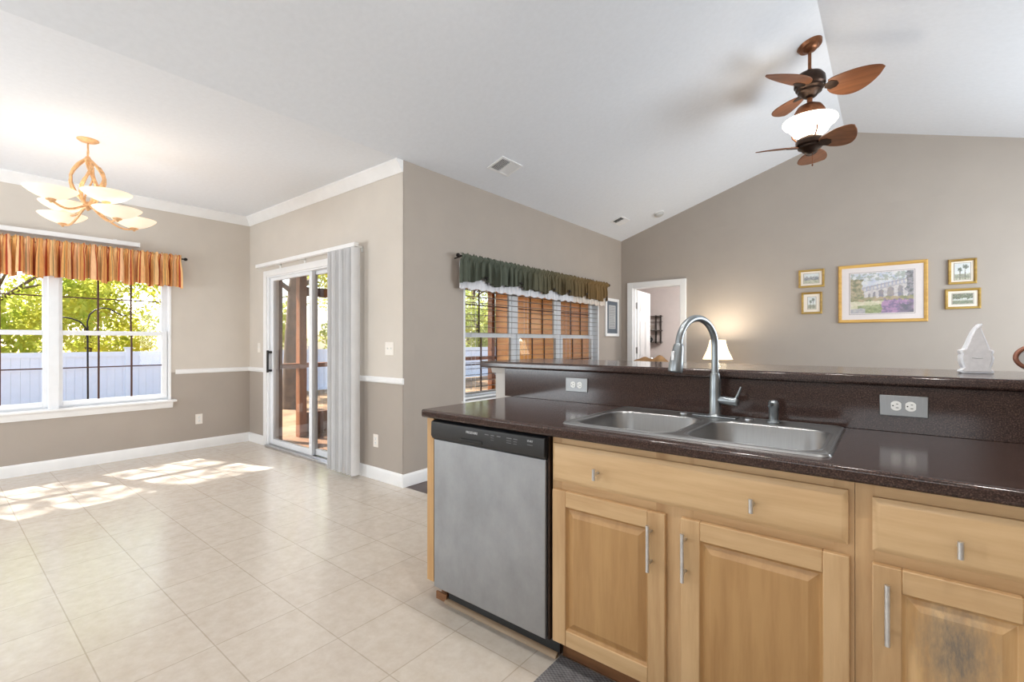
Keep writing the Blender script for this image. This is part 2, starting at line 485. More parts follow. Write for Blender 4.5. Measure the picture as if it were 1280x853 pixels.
run_y('baseboard_left', BB, XW, YB, YS, 0)
run_x('baseboard_patio', BB, YS, XW, -5.805, 0)
run_x('baseboard_patio_corner', BB, YS, -3.875, XG, 0)
run_y('baseboard_living', BB, XG, YS - .016, YF, 0)
run_x('baseboard_far', BB, YF, -2.2, XE, 0)
CR = [(0, 0), (.012, 0), (.02, .012), (.02, .036), (.012, .046), (.006, .052), (0, .052)]
run_y('trim_1', CR, XW, 1.745, YS, .868); run_y('trim_2', CR, XW, YB, -.26, .868)
run_x('trim_3', CR, YS, XW, -5.805, .868); run_x('trim_4', CR, YS, -3.875, XG + .012, .868)
CW = [(0, 0), (.01, 0), (.02, .02), (.055, .07), (.07, .085), (.07, .1), (0, .1)]
run_y('trim_5', CW, XW, YB, YS, H - .1); run_x('trim_6', CW, YS, XW, XG, H - .1)


# ------------------------------------------------------------------ windows
def hung_unit(win, xg, y0, y1, z0, z1, cols, meet, fr=.045):
    """double hung unit in the plane X = xg, glazed between Y y0..y1: frame, two sashes, panes, grilles"""
    d = .03
    zm = meet
    f = MB()
    f.box(xg - d, xg + .013, y0, y0 + .02, z0, z1).box(xg - d, xg + .013, y1 - .02, y1, z0, z1)
    f.box(xg - d, xg + .013, y0 + .02, y1 - .02, z0, z0 + .025).box(xg - d, xg + .013, y0 + .02, y1 - .02, z1 - .025, z1)
    mk('unit_frame', f, M['vinyl'], win, bevel=.002)
    for nm, a, b, xo in (('upper_sash', zm - .02, z1 - .02, -.017), ('lower_sash', z0 + .02, zm + .025, .0115)):
        s = MB(); x0, x1 = xg + xo, xg + xo + .028; ya, yb = y0 + .02, y1 - .02; w = fr
        s.box(x0, x1, ya, ya + w, a, b).box(x0, x1, yb - w, yb, a, b).box(x0, x1, ya + w, yb - w, a, a + w).box(x0, x1, ya + w, yb - w, b - w, b)
        so = mk(nm, s, M['vinyl'], win, bevel=.003)
        ga, gb, gc, gd = ya + w, yb - w, a + w, b - w
        mk('pane', MB().box(x0 + .012, x0 + .015, ga, gb, gc, gd), M['glass'], so, smooth=0)
        g = MB(); xc = x0 + .02
        for i in range(1, cols):
            yy = ga + (gb - ga) * i / cols; g.box(xc - .004, xc + .004, yy - .008, yy + .008, gc, gd)
        zz = (gc + gd) / 2; g.box(xc - .0035, xc + .0035, ga, gb, zz - .006, zz + .006)
        mk('grille', g, M['grille'], so)


w1 = thing('window_1', (XW, .75, W1[2]), 'twin white double hung windows with brown grilles under the orange valance', 'window', kind='structure')
hung_unit(w1, XW - .06, W1[0], .755, W1[2], W1[3], 3, 1.315)
hung_unit(w1, XW - .06, .765, W1[1], W1[2], W1[3], 3, 1.315)
mk('mullion', MB().box(XW - .1, XW + .006, .725, .80, W1[2], W1[3]), M['vinyl'], w1, bevel=.003)
jm = MB()
jm.box(XW - .12, XW + .01, W1[1] - .008, W1[1] + .012, W1[2], W1[3]).box(XW - .12, XW + .01, W1[0] - .012, W1[0] + .008, W1[2], W1[3])
jm.box(XW - .12, XW + .01, W1[0] + .008, W1[1] - .008, W1[3] - .008, W1[3] + .012)
mk('jamb', jm, M['trim'], w1, bevel=.002)
mk('stool', MB().box(XW - .1, XW + .06, W1[0] - .06, W1[1] + .055, .568, .592), M['trim'], w1, bevel=.006)
mk('apron', MB().prism([(0, 0), (.014, 0), (.03, .05), (.03, .066), (0, .066)], lambda a, b, d: (XW + a, d, .502 + b), W1[0] - .03, W1[1] + .025), M['trim'], w1)

w2 = thing('window_2', (XG, 4.6, W2[2]), 'triple white double hung windows behind open blinds under the green valance', 'window', kind='structure')
xg2 = XG - .105
for a, b in ((3.27, 4.125), (4.155, 5.025), (5.055, 5.93)):
    hung_unit(w2, xg2, a, b, W2[2] + .02, W2[3], 3, 1.295, .045)
for a, b in ((4.105, 4.175), (5.005, 5.075)):
    mk('mullion', MB().box(xg2 - .03, xg2 + .018, a, b, W2[2] + .02, W2[3]), M['vinyl'], w2, bevel=.003)
mk('jamb', MB().box(XG - .12, XG + .002, W2[0] - .004, W2[0] + .02, W2[2], W2[3]).box(XG - .12, XG + .002, W2[1] - .02, W2[1] + .004, W2[2], W2[3]).box(XG - .12, XG + .002, W2[0] + .02, W2[1] - .02, W2[3] - .015, W2[3] + .004), M['vinyl'], w2)
mk('sill', MB().box(XG - .12, XG + .03, W2[0] - .03, W2[1] + .03, W2[2] - .015, W2[2] + .014), M['trim'], w2, bevel=.005)

# patio door
d1 = thing('door_1', (-4.84, YS, 0), 'white sliding glass patio door beside the vertical blind', 'door', kind='structure')
cs = MB().box(SD[0] - .004, SD[0] + .07, YS - .018, YS + .01, 0, SD[3] + .01).box(SD[1] - .07, SD[1] + .004, YS - .018, YS + .01, 0, SD[3] + .01).box(SD[0] + .07, SD[1] - .07, YS - .018, YS + .01, SD[3] - .06, SD[3] + .01)
mk('casing', cs, M['trim'], d1, bevel=.004)
fr = MB().box(SD[0] + .06, SD[0] + .1, YS, YS + .12, 0, SD[3] - .03).box(SD[1] - .1, SD[1] - .06, YS, YS + .12, 0, SD[3] - .03).box(SD[0] + .1, SD[1] - .1, YS, YS + .12, SD[3] - .075, SD[3] - .03)
mk('door_frame', fr, M['vinyl'], d1, bevel=.003)
mk('track', MB().box(SD[0] + .06, SD[1] - .06, YS - .03, YS + .12, 0, .022).box(SD[0] + .1, SD[1] - .1, YS + .01, YS + .022, .02, .034), M['nickel'], d1, bevel=.002)


def slide_panel(x0, x1, y, st, nm):
    s = MB(); z0, z1 = .03, SD[3] - .05; w = st
    s.box(x0, x0 + w, y, y + .035, z0, z1).box(x1 - w, x1, y, y + .035, z0, z1).box(x0 + w, x1 - w, y, y + .035, z0, z0 + .06).box(x0 + w, x1 - w, y, y + .035, z1 - .06, z1)
    o = mk(nm, s, M['vinyl'], d1, bevel=.003)
    mk('pane', MB().box(x0 + w, x1 - w, y + .015, y + .019, z0 + .06, z1 - .06), M['glass'], o, smooth=0)
    return o


p1 = slide_panel(-5.70, -4.755, YS + .025, .06, 'sliding_panel')
mk('handle', MB().box(-5.69, -5.665, YS - .03, YS - .012, .87, 1.13).box(-5.69, -5.665, YS - .015, YS + .03, .88, .905).box(-5.69, -5.665, YS - .015, YS + .03, 1.095, 1.12), M['black_matte'], p1, bevel=.004, label='dark pull handle')
slide_panel(-4.84, -3.98, YS + .07, .06, 'fixed_panel')

# bedroom door opening
d2 = thing('door_2', (-2.66, YF, 0), 'white doorway with six panel door standing open into the bedroom', 'door', kind='structure')
c = MB(); k = .07
c.box(D2[0] - k, D2[0] + .012, YF - .018, YF + .004, 0, D2[3] + k).box(D2[1] - .012, D2[1] + k, YF - .018, YF + .004, 0, D2[3] + k).box(D2[0] + .012, D2[1] - .012, YF - .018, YF + .004, D2[3] - .012, D2[3] + k)
mk('casing', c, M['trim'], d2, bevel=.004)
c = MB().box(D2[0], D2[0] + .018, YF, YF + T, 0, D2[3]).box(D2[1] - .018, D2[1], YF, YF + T, 0, D2[3]).box(D2[0] + .018, D2[1] - .018, YF, YF + T, D2[3] - .018, D2[3])
c.box(D2[0] + .018, D2[0] + .03, YF + .03, YF + .07, 0, D2[3] - .018).box(D2[1] - .03, D2[1] - .018, YF + .03, YF + .07, 0, D2[3] - .018)
mk('jamb', c, M['trim'], d2, bevel=.002)
hx, hy = D2[0] + .03, YF + T + .01
ang = R(97); ux, uy = math.cos(ang), math.sin(ang); nx, ny = uy, -ux     # leaf direction, and its face normal toward +X


def leaf(a, b, d): return (hx + ux * a + nx * d, hy + uy * a + ny * d, b)


lf = MB().prism([(0, .01), (.7, .01), (.7, 2.02), (0, 2.02)], leaf, -.035, 0)
lo = mk('door_leaf', lf, M['trim'], d2, bevel=.002)
pn = MB()
for a0, a1 in ((.1, .32), (.38, .6)):
    for z0, z1 in ((.2, .85), (.98, 1.58), (1.68, 1.9)):
        pn.prism([(a0, z0), (a1, z0), (a1, z1), (a0, z1)], leaf, 0, .004)
        pn.prism([(a0 + .03, z0 + .03), (a1 - .03, z0 + .03), (a1 - .03, z1 - .03), (a0 + .03, z1 - .03)], leaf, .004, .01)
mk('panel', pn, M['trim'], lo, bevel=.003)
for zc in (.25, 1.1, 1.78):
    mk('hinge', MB().tube([(hx - .008, hy - .004, zc - .05), (hx - .008, hy - .004, zc + .05)], .009).box(hx - .03, hx - .004, hy - .05, hy - .008, zc - .045, zc + .045), M['hinge'], d2, label='grey metal hinge')
kn = MB().lathe([(.0, .06), (.02, .055), (.027, .04), (.02, .02), (.012, .012), (.012, 0), (.03, 0), (.03, -.006)], leaf(.64, .95, 0), 20, 0, Matrix.Rotation(ang - R(90), 3, 'Z') @ Matrix.Rotation(R(90), 3, 'Y'))
mk('knob', kn, M['nickel'], lo)

# bedroom beyond
mk('wall_bedroom_back', MB().box(-4.5, -.8, 9.0, 9.1, 0, 2.5), M['paint_bed'], kind='structure', smooth=0)
mk('wall_bedroom_left', MB().box(-4.5, -4.4, 7.5, 9.1, 0, 2.5).box(-4.5, -3.4, 7.42, 7.5, 0, 2.5).box(-3.46, -3.36, YF + T, 7.42, 0, 2.5), M['paint_bed'], kind='structure', smooth=0)
mk('wall_bedroom_right', MB().box(-.9, -.8, YF + T, 9.1, 0, 2.5), M['paint_bed'], kind='structure', smooth=0)
mk('floor_bedroom', MB().box(-3.4, -.8, YF, 7.5, -.1, -.002).box(-4.4, -.8, 7.5, 9.1, -.1, -.002), M['dark_floor'], kind='structure', smooth=0)
mk('ceiling_bedroom', MB().box(-3.46, -.8, YF + T, 7.5, 2.44, 2.5).box(-4.5, -.8, 7.5, 9.1, 2.44, 2.5), M['ceil'], kind='structure', smooth=0)

# ------------------------------------------------------------------ peninsula
YC = 1.455; YD = 1.475; YFF = 1.495; YBS = 2.138; CT = .914; BT = 1.113
mk('wall_peninsula', MB().box(-1.84, .95, YBS, YBS + .125, 0, 1.075), M['paint_grey'], kind='structure', smooth=0)
mk('trim_7', MB().prism([(0, 0), (.008, 0), (.024, .022), (.026, .03), (0, .03)], lambda a, b, d: (d, YBS - a * .5, 1.045 + b), -1.866, -1.757).prism([(0, 0), (.008, 0), (.024, .022), (.026, .03), (0, .03)], lambda a, b, d: (-1.84 - a, d, 1.045 + b), YBS, YBS + .125), M['paint_grey'], kind='structure')
mk('baseboard_peninsula', MB().box(-1.856, -1.84, YBS - .0, YBS + .14, 0, .1).box(-1.856, .95, YBS + .125, YBS + .141, 0, .1), M['trim'], kind='structure')

# countertop with sink cutout
SX0, SX1, SY0, SY1 = -.975, -.14, 1.545, 2.075
ct = MB()
xs = [-1.718, SX0, SX1, .95]; ys = [YC, SY0, SY1, YBS]
for i in range(3):
    for j in range(3):
        if i == 1 and j == 1: continue
        ct.box(xs[i], xs[i + 1], ys[j], ys[j + 1], CT - .038, CT)
bm_ = ct
o = mk('countertop', ct, M['counter'], label='dark brown speckled laminate countertop around the sink over the dishwasher and cabinets', cat='countertop', smooth=0)
bm = bmesh.new(); bm.from_mesh(o.data); bmesh.ops.remove_doubles(bm, verts=bm.verts, dist=1e-5)
seen = {}
for f in list(bm.faces):
    kx = tuple(round(x, 4) for x in f.calc_center_median())
    if kx in seen: seen[kx].append(f)
    else: seen[kx] = [f]
dl = [f for fs in seen.values() if len(fs) > 1 for f in fs]
bmesh.ops.delete(bm, geom=dl, context='FACES'); bmesh.ops.dissolve_limit(bm, angle_limit=R(2), verts=bm.verts, edges=bm.edges)
bmesh.ops.recalc_face_normals(bm, faces=bm.faces); bm.to_mesh(o.data); bm.free()
b = o.modifiers.new('bevel', 'BEVEL'); b.width = .010; b.segments = 4; b.limit_method = 'ANGLE'; b.angle_limit = R(40)
o.data.polygons.foreach_set('use_smooth', [True] * len(o.data.polygons)); o.data.set_sharp_from_angle(angle=R(30))

mk('backsplash', MB().box(-1.757, .95, YBS - .016, YBS - .0005, CT + .0003, 1.0745), M['counter'], label='dark brown laminate backsplash rising from countertop to raised bar', cat='backsplash', bevel=.001)
mk('bar_top', MB().box(-1.945, .98, 2.105, 2.72, 1.0755, BT), M['counter'], label='raised dark brown laminate bar top behind the sink', cat='bar top', bevel=.010)


# ---- cabinets
def door_mesh(x0, x1, z0, z1, y=YD, panel=2):
    mb = MB(); w = .058; t = .02; yb = y + t
    mb.box(x0, x0 + w, y, yb, z0, z1, 0).box(x1 - w, x1, y, yb, z0, z1, 0)
    mb.box(x0 + w, x1 - w, y, yb, z0, z0 + w, 1).box(x0 + w, x1 - w, y, yb, z1 - w, z1, 1)
    return mb


def raised_panel(x0, x1, z0, z1, y=YD):
    mb = MB(); a0, a1, b0, b1 = x0 + .058, x1 - .058, z0 + .058, z1 - .058
    rings = [(0., .004), (.006, .011), (.009, .012), (.030, .003), (.033, .002)]
    vs = []
    for ins, dep in rings:
        vs += [(a0 + ins, y + dep, b0 + ins), (a1 - ins, y + dep, b0 + ins), (a1 - ins, y + dep, b1 - ins), (a0 + ins, y + dep, b1 - ins)]
    fs = []
    for i in range(len(rings) - 1):
        for j in range(4):
            fs.append((i * 4 + j, i * 4 + (j + 1) % 4, (i + 1) * 4 + (j + 1) % 4, (i + 1) * 4 + j))
    k = (len(rings) - 1) * 4; fs.append((k, k + 1, k + 2, k + 3))
    return mb.add(vs, fs)


def drawer_front(x0, x1, z0, z1, y=YD):
    mb = MB(); rings = [(0., .020), (0., .007), (.004, .005), (.013, .0005), (.016, 0.)]
    vs = []
    for ins, dep in rings:
        vs += [(x0 + ins, y + dep, z0 + ins), (x1 - ins, y + dep, z0 + ins), (x1 - ins, y + dep, z1 - ins), (x0 + ins, y + dep, z1 - ins)]
    fs = []
    for i in range(len(rings) - 1):
        for j in range(4): fs.append((i * 4 + j, i * 4 + (j + 1) % 4, (i + 1) * 4 + (j + 1) % 4, (i + 1) * 4 + j))
    k = (len(rings) - 1) * 4; fs.append((k, k + 1, k + 2, k + 3)); fs.append((3, 2, 1, 0))
    return mb.add(vs, fs)


def bar_handle(x, z0, z1, y=YD):
    mb = MB().tube([(x, y - .032, z0), (x, y - .032, z1)], .006, 14)
    e = (z1 - z0) * .17 if z1 - z0 > .08 else (z1 - z0) / 2
    for z in ({z0 + e, z1 - e} if z1 - z0 > .08 else {(z0 + z1) / 2}):
        mb.tube([(x, y - .032, z), (x, y + .003, z)], .0045, 10)
    return mb


def cab_box(root, x0, x1, fx1, bars):
    fr = MB()
    st = sorted([(x0, x0 + .04)] + bars)
    for a, b_ in st: fr.box(a, b_, YFF, YFF + .02, .105, CT - .039, 0)
    for (a, b_), (c_, d_) in zip(st[:-1], st[1:]):
        for z0, z1 in ((CT - .078, CT - .039), (.665, .722), (.105, .15)): fr.box(b_, c_, YFF + .0005, YFF + .0195, z0, z1, 1)
    mk('face_frame', fr, [M['maple_v'], M['maple_h']], root)
    cb = MB().box(x0, x0 + .016, YFF + .02, YBS - .02, .105, CT - .2).box(fx1 - .016, fx1, YFF + .02, YBS - .02, .105, CT - .2)
    cb.box(x0, fx1, YFF + .02, YBS - .02, .105, .12).box(x0, fx1, YBS - .035, YBS - .02, .105, CT - .2)
    mk('carcass', cb, M['maple_edge'], root)
    mk('toe_kick', MB().box(x0, fx1, 1.566, 1.582, 0, .105), M['toe'], root)


def cab_door(root, x0, x1, z0, z1, hx_, hz0, hz1, pm):
    d = mk('door', door_mesh(x0, x1, z0, z1), [M['maple_v'], M['maple_h']], root, bevel=.003)
    mk('panel', raised_panel(x0, x1, z0, z1), pm, d, smooth=10)
    mk('handle', bar_handle(hx_, hz0, hz1), M['nickel'], d, label='brushed nickel bar pull')
    return d


sb = thing('sink_cabinet', (-.53, 1.8, 0), 'maple base cabinet under the sink with wide false drawer and two doors', 'cabinet')
cab_box(sb, -1.0, -.07, -.0705, [(-.595, -.475), (-.115, -.0705)])
fd = mk('false_drawer', drawer_front(-.99, -.083, .709, .849), M['maple_h'], sb, smooth=20)
for xk in (-.797, -.303): mk('knob', bar_handle(xk, .751, .79), M['nickel'], fd, label='small nickel T knob')
cab_door(sb, -.99, -.560, .108, .678, -.604, .494, .642, M['maple_panel'])
cab_door(sb, -.510, -.080, .108, .680, -.494, .496, .644, M['maple_panel'])

rc = thing('drawer_cabinet', (.12, 1.8, 0), 'worn maple base cabinet with one drawer and grey smudged door, right of sink cabinet', 'cabinet')
cab_box(rc, -.0695, .30, .95, [(.275, .95)])
dr = mk('drawer', drawer_front(-.034, .283, .709, .842), M['maple_h'], rc, smooth=20)
mk('knob', bar_handle(.123, .745, .784), M['nickel'], dr, label='small nickel T knob')
cab_door(rc, -.035, .283, .108, .678, -.005, .500, .646, M['stain_panel'])

ep = thing('end_panel', (-1.68, 1.8, 0), 'maple end panel standing left of the dishwasher', 'panel')
mk('side_panel', MB().box(-1.70, -1.655, YFF - .015, YBS - .02, .113, CT - .039), M['maple_edge'], ep, bevel=.001)
mk('foot_block', MB().box(-1.698, -1.628, 1.535, 1.544, 0, .035).box(-1.698, -1.66, 1.57, YBS - .02, 0, .113), M['toe'], ep)
mk('shoe_molding', MB().prism([(0, 0), (.018, 0), (.016, .008), (.008, .016), (0, .018)], lambda a, b, d: (d, 1.545 - a, b), -1.635, -1.01), M['shoe'], label='tan quarter round strip along the dishwasher foot', cat='molding strip')

# ---- dishwasher
dw = thing('dishwasher', (-1.33, 1.8, 0), 'stainless dishwasher with black control strip at left end of the peninsula', 'dishwasher')
DX0, DX1 = -1.652, -1.018
mk('tub', MB().box(DX0 + .005, DX1 + .011, YFF + .012, YBS - .03, .1, CT - .045), M['black'], dw)
mk('door_panel', MB().box(DX0 + .008, DX1, YD - .004, YFF + .01, .10, .782), M['ss_door'], dw, bevel=.004)
cp = MB().prism([(YFF + .01, .784), (YD - .006, .784), (YD - .016, .80), (YD - .014, .862), (YD + .0, .868), (YFF + .01, .868)], lambda a, b, d: (d, a, b), DX0, DX1 + .002)
cpo = mk('control_panel', cp, M['black'], dw, bevel=.003, label='black plastic control strip')
mk('recess_shade', MB().box(-1.455, -1.33, YD - .0185, YD - .013, .798, .812), M['slot'], cpo, bevel=.002)  # raised dark strip, its colour stands for the shade of a hollow
mk('side_trim', MB().box(DX1 + .004, DX1 + .013, YD + .006, YFF + .012, .1, CT - .045), M['bronze'], dw)
mk('kick_plate', MB().box(DX0 + .03, DX1 + .016, 1.545, 1.56, .012, .105), M['black'], dw, label='black kick plate')
ang_ = math.atan2(.002, .062)


def dwp(x, z): return (x, YD - .0165 + .002 * (z - .8) / .062, z)


vs, fs = text_mesh('FRIGIDAIRE', .0145)
wmax = max(v[0] for v in vs)
tb = MB().add([(lambda p: (p[0], p[1] - v[2], p[2]))(dwp(-1.427 + v[0] * .068 / wmax, .836 + v[1])) for v in vs], fs)
mk('lettering', tb, M['print_grey'], cpo, smooth=0)
tb = MB()
for i, (xa, wd) in enumerate(((-1.318, .022), (-1.284, .018), (-1.252, .02), (-1.2, .026), (-1.165, .02))):
    y = dwp(0, .842)[1]
    mk('button_mark', MB().box(xa, xa + wd, y - .0006, y + .0004, .842, .8455), M['print_dim'], cpo, smooth=0)
    if i in (1, 3, 4):
        for dz in (.009, .018): mk('button_mark', MB().box(xa, xa + wd * .9, y - .0009, y + .0004, .842 - dz, .8437 - dz), M['print_dim'], cpo, smooth=0)
vs, fs = text_mesh('START', .011); wmax = max(v[0] for v in vs)
tb = MB().add([(lambda p: (p[0], p[1] - v[2], p[2]))(dwp(-1.097 + v[0] * .028 / wmax, .842 + v[1])) for v in vs], fs)
y = dwp(0, .83)[1]
mk('button_mark', MB().box(-1.096, -1.07, y - .0008, y + .0004, .830, .8318), M['print_dim'], cpo, smooth=0)
mk('start_lettering', tb, M['print_grey'], cpo, smooth=0)

# ---- sink
sk = thing('kitchen_sink', (-.557, 1.8, CT), 'double bowl stainless steel sink set into the brown countertop', 'sink')


def rrect(x0, x1, y0, y1, r, n=6):
    pts = []
    for cx, cy, a0 in ((x1 - r, y1 - r, 0), (x0 + r, y1 - r, 90), (x0 + r, y0 + r, 180), (x1 - r, y0 + r, 270)):
        for i in range(n + 1):
            a = R(a0 + 90 * i / n); pts.append((cx + r * math.cos(a), cy + r * math.sin(a)))
    return pts


def bowl_mesh(x0, x1, y0, y1):
    mb = MB(); rg = []
    for ins, z, r in ((-.010, .921, .085), (0, .9195, .08), (.004, .913, .078), (.010, .78, .074), (.02, .755, .07), (.05, .745, .055)):
        rg.append([(p[0], p[1], z) for p in rrect(x0 + ins, x1 - ins, y0 + ins, y1 - ins, r)])
    k = len(rg[0]); vs = [p for q in rg for p in q]; fs = []
    for i in range(len(rg) - 1):
        for j in range(k): fs.append((i * k + j, i * k + (j + 1) % k, (i + 1) * k + (j + 1) % k, (i + 1) * k + j))
    fs.append(tuple((len(rg) - 1) * k + j for j in range(k)))
    return mb.add(vs, fs), rg[0]


BL = (-.962, -.578, 1.559, 1.965); BR = (-.538, -.156, 1.559, 1.965)
bl, e1 = bowl_mesh(*BL); br, e2 = bowl_mesh(*BR)
mk('bowl', bl, M['ss_sink'], sk, smooth=60, solid=.0015); mk('bowl', br, M['ss_sink'], sk, smooth=60, solid=.0015)
# deck: outline minus the two bowls
bm = bmesh.new()


def loop(pts, z):
    vs_ = [bm.verts.new((p[0], p[1], z)) for p in pts]
    return [bm.edges.new((vs_[i], vs_[(i + 1) % len(vs_)])) for i in range(len(vs_))]


ed = loop(rrect(-.988, -.127, 1.532, 2.09, .03), .921) + loop([(p[0], p[1]) for p in e1], .921) + loop([(p[0], p[1]) for p in e2], .921)
bmesh.ops.triangle_fill(bm, edges=ed, use_beauty=True)
dk = MB().add([tuple(v.co) for v in bm.verts], [[v.index for v in f.verts] for f in (bm.verts.index_update() or bm.faces)])
bm.free()
op = rrect(-.988, -.127, 1.532, 2.09, .03); ip = rrect(-.992, -.123, 1.528, 2.094, .034); k = len(op)
dk.add([(p[0], p[1], .921) for p in op] + [(p[0], p[1], .9145) for p in ip], [(i, (i + 1) % k, k + (i + 1) % k, k + i) for i in range(k)])
ip2 = rrect(-.972, -.143, 1.548, 2.074, .03)
dk.add([(p[0], p[1], .9216) for p in rrect(-.979, -.136, 1.541, 2.081, .03)] + [(p[0], p[1], .9235) for p in rrect(-.982, -.133, 1.538, 2.084, .03)] + [(p[0], p[1], .9216) for p in rrect(-.986, -.129, 1.534, 2.088, .03)], [(r_ * k + i, r_ * k + (i + 1) % k, (r_ + 1) * k + (i + 1) % k, (r_ + 1) * k + i) for r_ in range(2) for i in range(k)])
mk('rim', dk, M['ss_sink'], sk, smooth=30)
for q in (BL, BR):
    cx, cy = (q[0] + q[1]) / 2, (q[2] + q[3]) / 2 + .02
    mk('drain', MB().lathe([(.0, .746), (.02, .7465), (.034, .7475), (.043, .7485), (.05, .7478), (.052, .7455)], (cx, cy, 0), 28), M['nickel'], sk, label='round drain strainer')
mk('hole_cover', MB().lathe([(.019, .9215), (.019, .925), (.014, .928), (0, .9285)], (-.69, 2.045, 0), 22), M['nickel'], sk)
mk('hole_cover', MB().lathe([(.019, .9215), (.019, .925), (.014, .928), (0, .9285)], (-.436, 2.045, 0), 22), M['nickel'], sk)

# ---- faucet
FX, FY = -.562, 2.04
fa = thing('faucet', (FX, FY, .9216), 'satin steel gooseneck pull-down faucet standing behind the sink bowls', 'faucet')
mk('base', MB().lathe([(.03, .9216), (.03, .925), (.025, .930), (.0215, .936), (.021, 1.02), (.0195, 1.09), (.0165, 1.101), (.0135, 1.103)], (FX, FY, 0), 28).box(FX - .085, FX + .085, FY - .028, FY + .028, .9216, .926), M['ss_faucet'], fa, bevel=.002)
dv = Vector((-.077, -.207, 0)).normalized(); rr = .1105
pts = [(FX, FY, 1.09), (FX, FY, 1.15)]
for i in range(0, 25):
    t = math.pi * i / 24 * .985
    q = Vector((FX, FY, 1.214)) + dv * (rr - rr * math.cos(t)) + Vector((0, 0, rr * math.sin(t))); pts.append(q)
mk('gooseneck', MB().tube(pts, .0138, 18), M['ss_faucet'], fa, smooth=60)
e = Vector(pts[-1]); dn = Vector((dv.x * .2, dv.y * .2, -1)).normalized()
noz = MB().tube([e + dn * s_ for s_ in (-.004, .0, .006, .02, .07, .10, .108, .11)], [.013, .0175, .019, .021, .026, .0275, .0255, .015], 20)
no = mk('spray_head', noz, M['ss_faucet'], fa, smooth=50)
sd = Vector((-dv.y, dv.x, 0))
mk('spray_button', MB().obox(e + dn * .05 + dv * .022, .012, .016, .05, Vector(dv).to_track_quat('X', 'Z').to_matrix()), M['nickel'], no, bevel=.004)
lv = mk('valve', MB().tube([(FX + .012, FY, .992), (FX + .03, FY - .002, .992), (FX + .062, FY - .006, .99), (FX + .084, FY - .008, .989), (FX + .09, FY - .009, .989)], [.013, .0165, .0165, .0165, .012], 18), M['ss_faucet'], fa, smooth=50)
mk('lever', MB().tube([(FX + .078, FY - .008, .995), (FX + .09, FY - .01, 1.02), (FX + .102, FY - .012, 1.05)], [.006, .005, .0045], 10), M['ss_faucet'], lv)

sdp = MB().lathe([(.026, .9216), (.026, .925), (.021, .929), (.0165, .932), (.0165, .975), (.0185, .978), (.0185, .996), (.014, 1.004), (.0, 1.007)], (-.347, 2.035, 0), 24)
sdo = thing('soap_dispenser', (-.347, 2.035, .9216), 'small steel soap dispenser on sink deck right of the faucet', 'soap dispenser')
mk('pump_body', sdp, M['ss_faucet'], sdo, smooth=50)
mk('spout', MB().tube([(-.347, 2.035, .99), (-.352, 2.005, .992), (-.353, 1.985, .988)], [.008, .007, .005], 12), M['ss_faucet'], sdo)


# ---- outlets and switches
def receptacle(root, c, u, w, n, pm, horizontal, sw=0):
    """face parts at centre c; u = along plate length, w = across, n = outwards"""
    def P(a, b, d): return tuple(c + u * a + w * b + n * d)
    if sw:
        for i in range(sw):
            q = (i - (sw - 1) / 2) * .046
            m_ = MB().prism([(-.011, q - .005), (.011, q - .005), (.011, q + .005), (-.011, q + .005)], P, .004, .0075)
            m_.prism([(.0, q - .0035), (.009, q - .0035), (.009, q + .0035), (.0, q + .0035)], P, .0075, .015)
            mk('toggle', m_, M['white_plastic'], root)
        return
    for s_ in (-1, 1):
        q = s_ * .0195
        poly = [(q + .0165 * math.cos(R(a)) * (1 if abs(math.cos(R(a))) < .86 else .86 / abs(math.cos(R(a)))), .0168 * math.sin(R(a))) for a in range(0, 360, 15)]
        f = mk('receptacle', MB().prism(poly, P, .0035, .0065), M['white_plastic'], root)
        sl = MB()
        for b_, hh in ((-.0065, .0075), (.0065, .0062)):
            sl.prism([(q - .002 * 0 - hh / 2 + .003, b_ - .001), (q + hh / 2 + .003, b_ - .001), (q + hh / 2 + .003, b_ + .001), (q - hh / 2 + .003, b_ + .001)], P, .0064, .0069)
        sl.prism([(q - .0085 + .0024 * math.cos(R(a)), .0024 * math.sin(R(a))) for a in range(0, 360, 45)], P, .0064, .0069)
        mk('slots', sl, M['slot'], f, smooth=0)


def wall_plate(name, c, u, w, label, cat, pm, sw=0, L=.115, Wd=.072):
    c = Vector(c); u = Vector(u); w = Vector(w); n = u.cross(w)
    t = thing(name, c, label, cat)

    def P(a, b, d): return tuple(c + u * a + w * b + n * d)
    mk('cover_plate', MB().prism([(-L / 2, -Wd / 2), (L / 2, -Wd / 2), (L / 2, Wd / 2), (-L / 2, Wd / 2)], P, .0004, .005), pm, t, bevel=.002)
    receptacle(t, c, u, w, n, pm, False, sw)
    return t


Z = (0, 0, 1)
yb = YBS - .0165
wall_plate('outlet', (-1.27, yb, 1.006), (1, 0, 0), (0, 0, 1), 'horizontal steel outlet plate on backsplash left of the faucet', 'outlet', M['ss_plate'], L=.13)
wall_plate('outlet', (.037, yb, 1.007), (1, 0, 0), (0, 0, 1), 'horizontal steel outlet plate on backsplash right of the faucet', 'outlet', M['ss_plate'], L=.13)
wall_plate('outlet', (XW, 1.973, .34), (0, 0, 1), (0, -1, 0), 'ivory outlet low on the dining wall right of the orange valance window', 'outlet', M['plate'])
wall_plate('outlet', (-3.588, YS, .345), (0, 0, 1), (-1, 0, 0), 'ivory outlet low on wall between patio door and corner', 'outlet', M['plate'])
wall_plate('light_switch', (-3.39, YS, 1.17), (0, 0, 1), (-1, 0, 0), 'double ivory switch plate right of the vertical blind', 'light switch', M['plate'], 2, Wd=.118)
wall_plate('light_switch', (-5.945, YS, 1.16), (0, 0, 1), (-1, 0, 0), 'single ivory switch plate left of the patio door', 'light switch', M['plate'], 1)


